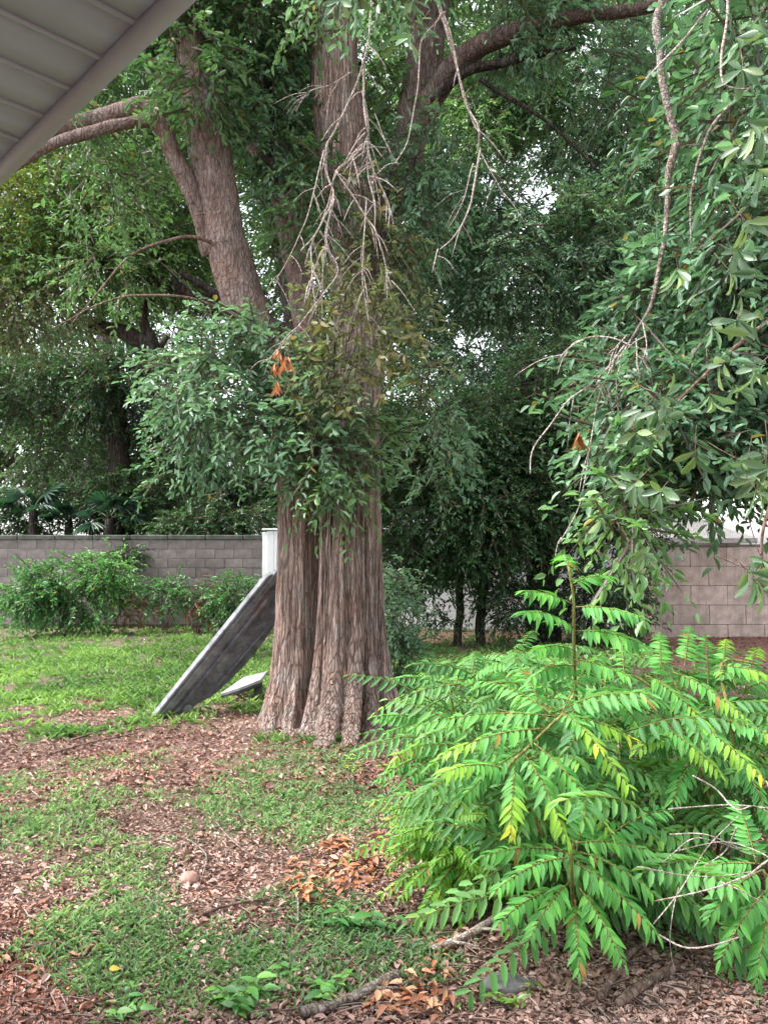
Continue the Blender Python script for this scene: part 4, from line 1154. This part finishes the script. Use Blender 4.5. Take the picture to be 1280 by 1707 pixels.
# ================================================================== COMPOUND-LEAF SHRUBS (foreground right)
GCOL = [(0.085, 0.300, 0.070), (0.130, 0.385, 0.088), (0.21, 0.43, 0.060), (0.066, 0.240, 0.065), (0.42, 0.50, 0.06), (0.15, 0.36, 0.040), (0.30, 0.20, 0.07)]
T_LFT = [leaf_template('leaflet', leaf_mat('leaflet_%d' % i, rough=.50, trans=.40, spec=.32, color=c, vary=.22, tmul=(1.4, 1.35, .7)), wid=.29, bend=.20, fold=.14) for i, c in enumerate(GCOL)]
T_LFT2 = [leaf_template('leaflet', me_.materials[0], wid=.26, bend=.40, fold=.26) for me_ in T_LFT]
M_SHRUB = leaf_mat('shrub_leaflet', rough=.50, trans=.40, spec=.32, tmul=(1.5, 1.35, .6))
def frond_curve(b, tp, sag):
    b, tp = np.asarray(b), np.asarray(tp)
    mid = (b + tp) / 2 + np.array([0, 0, sag])
    def at(t): return b * (1 - t) ** 2 + 2 * mid * t * (1 - t) + tp * t * t
    def tg(t): return unit(2 * (1 - t) * (mid - b) + 2 * t * (tp - mid))
    return at, tg
def frond_leaflets(b, tp, sag, n, LL, rs, face=0.45):
    at, tg = frond_curve(b, tp, sag)
    out = []
    for i in range(n + 1):
        t = 0.14 + 0.86 * i / n
        p, T = at(t), tg(min(t, .999))
        nr = unit(np.array([0, -face, 1.0]) + 0.12 * np.array([rs.gauss(0, 1), rs.gauss(0, 1), 0]))
        nr = unit(nr - T * (nr @ T))
        S = np.cross(T, nr)
        env = 0.62 + 0.55 * math.sin(math.pi * min(1, 0.15 + t * 0.78))
        if i == n:
            out.append((p, T + np.array([0, 0, -.15]), nr, LL * env * .9, t)); continue
        for sg in (1, -1):
            d = unit(S * sg * (.95 - .25 * t) + T * (.35 + .45 * t) + np.array([0, 0, -.30]) + np.array([rs.gauss(0, .08) for _ in range(3)]))
            out.append((p, d, unit(nr + S * sg * .25 + np.array([0, 0, rs.gauss(0, .12)])), LL * env * rs.uniform(.88, 1.1), t))
    return out
def shrub(label, base_px, stems, fronds, LL, seed, tones=(0, 1), fill=0, fillbox=None, group='compound-leaf shrubs', n_pairs=15, fillpal='shrub', base=None, tipy=.75):
    rs = random.Random(seed)
    b0 = GG(*base_px) if base is None else base
    root = thing('shrub', label, 'shrub', b0, group)
    acc = Acc()
    for st in stems:
        W = [P(a, b, y) for a, b, y in st[1]]
        if st[0]: W = [b0 + np.array([rs.uniform(-.05, .05), rs.uniform(-.05, .05), -.03])] + W
        acc.add(*tube(W, np.linspace(.010, .005, len(W)), 6, n=len(W) * 5, wob=.02, seed=seed))
    if stems: acc.part('stem', M_STEM, root, smooth=True)
    made, XB, XD, XN, XL, XC = 0, [], [], [], [], []
    for f in fronds:
        bx, by, tx, ty, yb, yt = f[:6]
        yel = f[6] if len(f) > 6 else 0
        b, tp = P(bx, by, yb), P(tx, ty, yt)
        ln = np.linalg.norm(tp - b)
        sag = ln * rs.uniform(.10, .18)
        at, tg = frond_curve(b, tp, sag)
        C = [at(t) for t in (0, .25, .5, .75, 1)]
        V, F = tube(C, [.0035, .003, .0026, .002, .001], 5, n=12)
        fr = part('frond', V, F, M_STEM, root, smooth=True)
        for (p, d, nr, L, t) in frond_leaflets(b, tp, sag, n_pairs, LL * (0.75 + 0.45 * min(1.2, ln / .55)), rs):
            if yel and t > tipy - .12 * yel + rs.uniform(-.06, .06): k = 4 if (yel > 1 and t > .86) else 2
            else: k = rs.choice(tones)
            if rs.random() < .03: continue
            d = unit(d + np.array([rs.gauss(0, .09) for _ in range(3)])); nr = unit(nr + np.array([rs.gauss(0, .16) for _ in range(3)])); L *= rs.uniform(.74, 1.12)
            if rs.random() < .012: k = 6
            made += 1
            if made > 300:
                XB.append(p); XD.append(d); XN.append(nr); XL.append(L); XC.append(np.array(GCOL[k]) * rs.uniform(.8, 1.2)); continue
            place_leaf((T_LFT if rs.random() < .6 else T_LFT2)[k], 'leaflet', fr, p, d, nr, L)
    if fill:
        acc = Acc(); B, D, NN, LS, CC = XB, XD, XN, XL, XC
        for _ in range(fill):
            x0, x1, y0, y1, ya, yb_ = fillbox
            # an oval mass: denser low and in the middle
            while True:
                u_, v_ = rs.uniform(-1, 1), rs.uniform(-1, 1)
                if u_ * u_ + v_ * v_ < 1: break
            cx_, cy_ = (x0 + x1) / 2 + u_ * (x1 - x0) / 2, (y0 + y1) / 2 + v_ * (y1 - y0) / 2
            b = P(cx_, cy_, rs.uniform(ya, yb_))
            if b[2] < .12: b[2] = .12
            az = rs.uniform(0, 2 * math.pi); ln = rs.uniform(.28, .52) * min(1, LL / .062)
            tp = b + np.array([math.cos(az) * ln, math.sin(az) * ln * .8, rs.uniform(-.28, .18) * ln / .5])
            if tp[2] < .03: tp[2] = .03
            sag = ln * .16
            at, tg = frond_curve(b, tp, sag)
            c = np.array(PAL[fillpal][rs.choice((0, 1, 1, 2))]) * rs.uniform(.8, 1.2)
            acc.add(*tube([at(0), at(.5), at(1)], [.0035, .0025, .001], 4, n=6), C=(.16, .17, .05))
            for (p, d, nr, L, t) in frond_leaflets(b, tp, sag, 9, LL * (0.75 + 0.45 * min(1.2, ln / .55)), rs):
                B.append(p); D.append(d); NN.append(nr); LS.append(L * 1.1); CC.append(c * rs.uniform(.85, 1.2) * (np.array([1.5, 1.25, .8]) if t > .85 and rs.random() < .4 else 1))
        LS = np.array(LS)
        V, F, Cc = leaf_quads(np.array(B), np.array(D), np.array(NN), LS, LS * .32, np.array(CC), 'mid', bend=.2, fold=.14)
        acc.add(V, F, Cc)
        acc.part('foliage', M_SHRUB, root, kind='stuff')
    return root

shrub('large bright green compound-leaf shrub, arching stem tip with yellow frond ends', (930, 1500),
      [(1, [(925, 1450, 3.15), (880, 1350, 3.0), (842, 1290, 2.95), (880, 1245, 2.98), (936, 1192, 3.05)])],
      [(872, 1255, 945, 1402, 2.98, 2.72, 1), (888, 1238, 1018, 1392, 2.98, 2.74, 1), (858, 1275, 850, 1392, 2.96, 2.75, 2), (850, 1285, 735, 1290, 2.97, 2.8, 1), (905, 1215, 732, 1262, 3.02, 2.95, 1),
       (930, 1195, 690, 1212, 3.06, 3.15, 0), (936, 1190, 1052, 1318, 3.04, 2.8, 1), (936, 1188, 1000, 1250, 3.06, 2.85, 2), (930, 1190, 1060, 1235, 3.08, 3.0, 2), (925, 1195, 790, 1135, 3.1, 3.4, 0),
       (936, 1188, 1005, 1090, 3.1, 3.5, 0), (915, 1205, 860, 1110, 3.1, 3.5, 0), (880, 1245, 770, 1330, 3.0, 2.9, 0), (936, 1190, 1110, 1170, 3.1, 3.2, 0)],
      .061, 1, fill=120, fillbox=(760, 1080, 1150, 1450, 3.1, 3.9))
shrub('tall thin shoot with tiers of green fronds before the dark thicket', (965, 1330),
      [(1, [(962, 1180, 3.4), (958, 1080, 3.35), (955, 1000, 3.35), (946, 945, 3.35)])],
      [(955, 1008, 872, 985, 3.35, 3.2), (957, 1048, 868, 1022, 3.35, 3.1), (957, 1012, 1072, 1030, 3.35, 3.15), (958, 1052, 1078, 1078, 3.35, 3.2), (950, 975, 1022, 962, 3.35, 3.5), (947, 948, 938, 925, 3.35, 3.6), (958, 1085, 890, 1085, 3.35, 3.2),
       (958, 1100, 1050, 1130, 3.35, 3.2), (958, 1110, 885, 1130, 3.35, 3.2)],
      .072, 2, tones=(0, 1, 3), base=np.array([*(P(965, 1200, 3.42)[:2]), 0.0]))
shrub('yellow-tipped compound-leaf shrub spreading to the right edge', (1190, 1480),
      [(1, [(1180, 1330, 3.4), (1130, 1200, 3.4), (1060, 1130, 3.5), (1000, 1135, 3.5)]), (1, [(1220, 1250, 3.35), (1200, 1110, 3.5), (1270, 1108, 3.5)])],
      [(1075, 1125, 1190, 1225, 3.45, 3.15, 1), (1120, 1120, 1250, 1205, 3.45, 3.2, 1), (1130, 1190, 1275, 1300, 3.3, 2.95, 2), (1075, 1200, 1200, 1290, 3.3, 3.0, 1), (1000, 1135, 1075, 1230, 3.5, 3.2, 0), (1100, 1115, 1100, 1055, 3.5, 3.7, 0),
       (1140, 1110, 1150, 1045, 3.5, 3.7, 0), (1200, 1110, 1290, 1130, 3.5, 3.4, 2), (1205, 1108, 1210, 1065, 3.5, 3.7, 2), (1040, 1130, 1035, 1060, 3.5, 3.8, 0), (1160, 1260, 1120, 1340, 3.3, 3.05, 0), (1200, 1200, 1310, 1240, 3.3, 3.1, 1), (1220, 1250, 1290, 1380, 3.2, 3.0, 0), (1180, 1230, 1060, 1250, 3.3, 3.1, 1), (1130, 1150, 1075, 1075, 3.5, 3.7, 0), (1180, 1150, 1175, 1060, 3.5, 3.8, 0), (1240, 1160, 1262, 1080, 3.5, 3.8, 1), (1240, 1150, 1320, 1130, 3.5, 3.5, 1)],
      .060, 3, fill=140, fillbox=(1010, 1330, 1120, 1420, 3.3, 4.0))
shrub('soft green compound-leaf shrub touching the right foot of the trunk', (760, 1330),
      [(1, [(770, 1260, 4.2), (760, 1200, 4.1), (750, 1150, 4.1)])],
      [(760, 1200, 640, 1225, 4.1, 3.9, 0), (765, 1210, 650, 1275, 4.1, 3.8, 1), (760, 1190, 675, 1165, 4.1, 4.1, 0), (755, 1160, 700, 1120, 4.1, 4.3, 0), (755, 1155, 780, 1095, 4.1, 4.4, 0), (765, 1200, 700, 1310, 4.1, 3.8, 0), (770, 1220, 750, 1330, 4.1, 3.8, 0),
       (760, 1160, 840, 1120, 4.1, 4.3, 0), (770, 1190, 860, 1160, 4.1, 4.2, 0), (765, 1185, 690, 1215, 4.1, 3.8, 0), (765, 1230, 660, 1320, 4.0, 3.75, 0), (770, 1240, 820, 1350, 4.0, 3.7, 0), (770, 1170, 880, 1200, 4.1, 3.9, 0), (745, 1250, 628, 1300, 4.0, 3.8, 0), (750, 1210, 622, 1195, 4.1, 3.95, 0), (800, 1150, 870, 1075, 4.1, 4.4, 0)],
      .056, 4, fill=200, fillbox=(710, 1000, 1070, 1330, 3.8, 5.2))
shrub('low compound-leaf shrub with large drooping fronds above the fallen leaves', (965, 1590),
      [(1, [(955, 1500, 2.85), (950, 1430, 2.8), (955, 1400, 2.85)])],
      [(945, 1430, 825, 1485, 2.8, 2.65), (950, 1470, 880, 1570, 2.8, 2.62), (958, 1500, 965, 1622, 2.8, 2.62), (965, 1480, 1040, 1608, 2.8, 2.62), (960, 1440, 1095, 1560, 2.8, 2.62), (965, 1420, 1100, 1500, 2.82, 2.7), (940, 1420, 800, 1430, 2.85, 2.8), (960, 1405, 1080, 1420, 2.9, 2.8), (930, 1480, 830, 1540, 2.85, 2.7),
       (960, 1420, 985, 1330, 2.9, 3.0), (985, 1420, 1110, 1350, 2.9, 3.0)],
      .064, 5, tones=(0, 0, 3, 1), fill=60, fillbox=(880, 1150, 1330, 1560, 2.9, 3.5))
shrub('feathery lime green low shrub left of the large fronds', (760, 1500),
      [(1, [(760, 1430, 3.6), (745, 1380, 3.6), (740, 1340, 3.6)])],
      [(745, 1390, 640, 1425, 3.55, 3.4), (745, 1380, 650, 1400, 3.55, 3.4), (750, 1400, 645, 1450, 3.55, 3.4), (755, 1420, 665, 1500, 3.5, 3.35), (760, 1430, 720, 1530, 3.5, 3.3), (760, 1400, 800, 1520, 3.5, 3.3), (750, 1360, 680, 1330, 3.6, 3.6), (755, 1380, 850, 1450, 3.5, 3.35), (765, 1430, 860, 1500, 3.45, 3.3), (745, 1360, 820, 1340, 3.55, 3.5),
       (740, 1350, 650, 1350, 3.6, 3.5), (760, 1440, 690, 1545, 3.45, 3.3), (765, 1440, 770, 1545, 3.45, 3.3), (750, 1390, 720, 1450, 3.5, 3.35), (755, 1400, 790, 1450, 3.5, 3.3)],
      .046, 6, tones=(5, 5, 0), fill=170, fillbox=(700, 880, 1300, 1520, 3.45, 4.1), fillpal='lime')
shrub('dark leafy shrub trailing at the lower right edge below the bare twigs', (1290, 1640),
      [(1, [(1290, 1540, 2.75), (1270, 1450, 2.75)])],
      [(1270, 1450, 1180, 1530, 2.75, 2.65), (1280, 1480, 1200, 1600, 2.72, 2.6), (1285, 1500, 1260, 1640, 2.7, 2.58), (1270, 1450, 1340, 1560, 2.75, 2.65), (1265, 1440, 1150, 1450, 2.8, 2.85), (1260, 1440, 1230, 1340, 2.8, 2.95)],
      .066, 7, tones=(0, 3), fill=24, fillbox=(1120, 1400, 1340, 1560, 2.95, 3.4))

# ================================================================== GROUND THINGS
def ground_line(pts, lift=0.015):
    out = []
    for a, b in pts:
        p = GG(a, b); p[2] += lift
        out.append(p)
    return out
def stick(label, pts, r0, r1, mat, seed, twigs=0, lift=0.034, name='fallen_stick', group='fallen sticks on the ground'):
    W = ground_line(pts, lift)
    V, F = tube(W, np.linspace(r0, r1, len(W)) * 1.35, 8, n=len(W) * 7, rough=.6, wob=.015, seed=seed)
    c = np.mean(W, 0)
    if twigs:
        root = thing(name, label, 'stick', c, group)
        part('stem', V, F, mat, root, smooth=True)
        rs = random.Random(seed)
        for q in range(twigs):
            i = rs.randrange(len(W) - 1); f = rs.random()
            b = W[i] * (1 - f) + W[i + 1] * f
            d = unit(unit(W[i + 1] - W[i]) + np.array([rs.uniform(-1, 1), rs.uniform(-1, 1), rs.uniform(.0, .4)])) * rs.uniform(.04, .14)
            V, F = tube([b, b + d * .5, b + d + [0, 0, -.01]], [r1 * .7, r1 * .5, r1 * .3], 5, n=6)
            part('twig', V, F, mat, root)
    else:
        o = part(name, V - c, F, mat, None, smooth=True); o.location = c
        tag(o, label, 'stick', group)
stick('pale forked stick lying under the low shrub', [(722, 1597), (770, 1578), (810, 1555), (850, 1528)], .010, .014, M_GREYTWIG, 1, twigs=2)
stick('straight brown stick lying left of the pale forked stick', [(660, 1556), (720, 1549), (785, 1543)], .012, .014, M_BROWNTWIG, 2)
stick('mottled mossy stick at the bottom among red leaves', [(500, 1705), (560, 1690), (610, 1668), (665, 1640)], .012, .015, M_MOSSTWIG, 3, twigs=2)
stick('brown stick slanting up from the bottom edge', [(1000, 1682), (1030, 1630), (1060, 1595), (1115, 1570)], .011, .008, M_BROWNTWIG, 4, twigs=1)
stick('thick short stick lying on brown litter at lower right', [(1030, 1690), (1075, 1655), (1130, 1625)], .013, .011, M_BROWNTWIG, 5)
stick('thin curved twig left of the round brown leaf ball', [(305, 1405), (330, 1420), (345, 1440), (335, 1480)], .0036, .0025, M_MOSSTWIG, 6)
stick('thin pale twig lying across the leaf litter', [(360, 1380), (390, 1415), (430, 1440), (500, 1455)], .003, .002, M_MOSSTWIG, 7, twigs=2)
stick('dark twig on the litter left of the orange leaves', [(340, 1535), (390, 1520), (450, 1510)], .006, .004, M_BROWNTWIG, 8)
stick('short upright grey twig stub under the orange leaves', [(497, 1550), (497, 1520), (495, 1485)], .0035, .003, M_MOSSTWIG, 9)
stick('dark twig lying on the leaf band at the left', [(90, 1262), (150, 1245), (230, 1228)], .008, .005, M_BROWNTWIG, 10, twigs=2)
stick('long dark twig lying left of the board foot', [(120, 1240), (200, 1215), (262, 1200)], .008, .006, M_BROWNTWIG, 12)

# bare pale branch tangle at the right
b0 = GG(1290, 1560)
dead = thing('dead_branch', 'bare pale twiggy branch poking from the right edge over the shrubs', 'branch', b0)
rs = random.Random(4)
for pts, r in (([(1330, 1590), (1290, 1440), (1240, 1460), (1190, 1480), (1150, 1490), (1095, 1500)], 3.6), ([(1150, 1295), (1190, 1320), (1225, 1350), (1262, 1345), (1320, 1380)], 2.6), ([(1225, 1380), (1205, 1420), (1170, 1445)], 2.4),
               ([(1095, 1560), (1150, 1580), (1210, 1570), (1280, 1545), (1330, 1530)], 3.0), ([(1110, 1350), (1160, 1345), (1220, 1342), (1300, 1350)], 2.4), ([(1290, 1440), (1260, 1420), (1200, 1405), (1120, 1420)], 2.2),
               ([(1060, 1445), (1110, 1455), (1180, 1462), (1250, 1455)], 2.2), ([(1120, 1390), (1180, 1390), (1250, 1420)], 1.8), ([(1090, 1540), (1140, 1470), (1180, 1410), (1230, 1360)], 2.0),
               ([(1100, 1440), (1150, 1400), (1190, 1405), (1260, 1430)], 1.8), ([(1120, 1620), (1115, 1540), (1130, 1480)], 1.8), ([(1200, 1470), (1240, 1490), (1290, 1520)], 2.0)):
    Yt = 2.62
    W = [P(a, b, Yt + .10 * math.sin(i * 1.7 + r * 5)) for i, (a, b) in enumerate(pts)]
    V, F = tube(W, np.linspace(r, r * .55, len(W)) * Yt / F_PX * 0.58, 6, n=len(W) * 5, wob=.06, seed=int(r * 37) + len(pts))
    part('twig', V, F, M_GREYTWIG, dead, smooth=True)
pl = P(1108, 1400, 2.6)

# fallen spray of orange leaves
c = GG(560, 1460)
orange = thing('fallen_branch', 'fallen oak spray of bright orange dead leaves left of the lime shrub', 'branch', c)
W = ground_line([(475, 1470), (520, 1475), (570, 1450), (640, 1435)], .03)
V, F = tube(W, [.007, .006, .005, .003], 6, n=18, wob=.03); part('stem', V, F, M_BROWNTWIG, orange)
T_ORANGE = leaf_templates('leaf', [(0.40, 0.155, 0.085), (0.31, 0.118, 0.068), (0.21, 0.10, 0.072), (0.42, 0.25, 0.17)], wid=.40, rough=.6, trans=.12, bend=.35, fold=.3)
for q in range(280):
    sx = rs.choice([(500, 1462, 26, 16), (535, 1480, 40, 18), (575, 1452, 35, 16), (615, 1440, 30, 26), (640, 1420, 20, 26), (600, 1475, 40, 16), (560, 1415, 16, 10), (520, 1500, 24, 14)])
    p = GG(sx[0] + rs.gauss(0, .6) * sx[2], sx[1] + rs.gauss(0, .6) * sx[3]); p[2] += rs.uniform(.01, .045)
    a_ = rs.uniform(0, 6.28)
    place_leaf(rs.choice(T_ORANGE), 'leaf', orange, p, (math.cos(a_), math.sin(a_), rs.uniform(-.3, .5)), unit(np.array([rs.gauss(0, .5), rs.gauss(0, .5), 1])), rs.uniform(.04, .07))
# drift of rust leaves at the bottom
c = GG(690, 1660)
drift = thing('fallen_branch', 'scattered spray of rusty dead leaves beside the mossy stick', 'branch', c)
W = ground_line([(640, 1690), (690, 1660), (740, 1610)], .02)
V, F = tube(W, [.006, .005, .003], 6, n=14, wob=.03); part('stem', V, F, M_BROWNTWIG, drift)
for q in range(110):
    sx = rs.choice([(660, 1690, 50, 22), (700, 1650, 40, 24), (735, 1600, 16, 24), (720, 1690, 40, 16), (650, 1660, 30, 16)])
    p = GG(sx[0] + rs.gauss(0, .7) * sx[2], sx[1] + rs.gauss(0, .7) * sx[3]); p[2] += rs.uniform(.01, .05)
    a_ = rs.uniform(0, 6.28)
    place_leaf(rs.choice(T_ORANGE[1:]), 'leaf', drift, p, (math.cos(a_), math.sin(a_), rs.uniform(-.3, .5)), unit(np.array([rs.gauss(0, .5), rs.gauss(0, .5), 1])), rs.uniform(.04, .07))

# broad-leaf weeds at the bottom edge
T_WEED = leaf_templates('leaf', [(0.09, 0.26, 0.07), (0.14, 0.34, 0.08), (0.06, 0.19, 0.06)], wid=.42, rough=.45, trans=.3, bend=.3)
def weed(px, py, r, nl, label, seed, tpls=T_WEED, up=.9):
    c = GG(px, py); rs = random.Random(seed)
    root = thing('weed', label, 'plant', c, 'broad-leaf weeds')
    acc = Acc(); q = 0
    ns = max(2, nl // 6)
    for s in range(ns):
        a_ = rs.uniform(0, 6.28); d = np.array([math.cos(a_) * .7, math.sin(a_) * .7, up]); h = r * rs.uniform(.5, 1.1)
        b = c + np.array([rs.gauss(0, .3) * r, rs.gauss(0, .3) * r, -.01])
        tp = b + d * h
        acc.add(*tube([b, (b + tp) / 2 + [0, 0, .01], tp], [.003, .0025, .0015], 4, n=5))
        for j in range(6):
            a2 = j * 2.3 + rs.random(); f = .35 + .65 * j / 5
            place_leaf(rs.choice(tpls), 'leaf', root, b + (tp - b) * f, (math.cos(a2), math.sin(a2), rs.uniform(0, .5)), unit(np.array([rs.gauss(0, .3), rs.gauss(0, .3) - .2, 1])), r * rs.uniform(.4, .75))
    acc.part('stem', M_STEM, root)
weed(400, 1680, .11, 42, 'bright green weed at the bottom edge', 1)
weed(540, 1655, .09, 30, 'light green weed above the mossy stick', 2)
weed(470, 1640, .07, 24, 'small weed between two larger bright weeds', 3)
weed(210, 1690, .09, 30, 'bright weed at the bottom of the left grass patch', 4)
weed(585, 1290, .12, 18, 'yellow green sprout before the foot of the trunk', 5, tpls=leaf_templates('leaf', [(0.22, 0.42, 0.06), (0.30, 0.46, 0.08)], wid=.2, trans=.35), up=1.4)
weed(860, 1680, .08, 30, 'yellow green weed beside the dark stone', 6, tpls=leaf_templates('leaf', [(0.20, 0.32, 0.06), (0.13, 0.26, 0.06)], wid=.3, trans=.3))
weed(600, 1560, .12, 36, 'dark green leafy weed under the orange leaves', 7, tpls=leaf_templates('leaf', [(0.05, 0.16, 0.055), (0.07, 0.20, 0.06)], wid=.36, trans=.28))
weed(505, 1215, .16, 30, 'ivy sprig climbing the left front root of the trunk', 8, tpls=leaf_templates('leaf', [(0.06, 0.11, 0.05), (0.10, 0.15, 0.06)], wid=.6, trans=.2), up=1.6)

# small single things
def rock(label, px, py, sx, sy, sz, mat, seed, name='stone', cat='stone', amp=.35):
    c = GG(px, py)
    bm = bmesh.new(); bmesh.ops.create_icosphere(bm, subdivisions=3, radius=1)
    co = np.array([v.co for v in bm.verts])
    nz = fbm(co * 1.4 + seed, seed, 3) - .5
    for v, k in zip(bm.verts, nz):
        v.co = Vector((v.co.x * sx, v.co.y * sy, max(v.co.z, -.5) * sz)) * (1 + amp * 2 * k)
    me = bpy.data.meshes.new(name); bm.to_mesh(me); bm.free()
    for p in me.polygons: p.use_smooth = True
    o = link(name, me, None, mat); o.location = c + np.array([0, 0, sz * .35])
    tag(o, label, cat)
rock('low dark grey stone half buried in red litter', 845, 1648, .105, .07, .03, weathered('dark_stone', (0.20, 0.19, 0.20), (0.11, 0.105, 0.11), (0.05, 0.05, 0.055), sc=(6, 6, 6)), 3)
rock('round pinkish brown leaf ball on the litter', 315, 1474, .052, .045, .045, weathered('leaf_ball', (0.40, 0.24, 0.20), (0.30, 0.17, 0.14), (0.18, 0.10, 0.08), sc=(12, 12, 12)), 5, 'leaf_ball', 'leaf ball', .2)
me = leaf_template('fallen_leaf', leaf_mat('yellow_leaf', color=(0.62, 0.50, 0.10), rough=.5), wid=.6, bend=.3)
o = bpy.data.objects.new('fallen_leaf', me); COL.objects.link(o)
p = GG(182, 1636); p[2] += .045
o.matrix_local = frame_matrix(p, (1, .3, .1), (0, -.5, 1), .042)
tag(o, 'single yellow leaf lying on the green weeds at lower left', 'leaf')
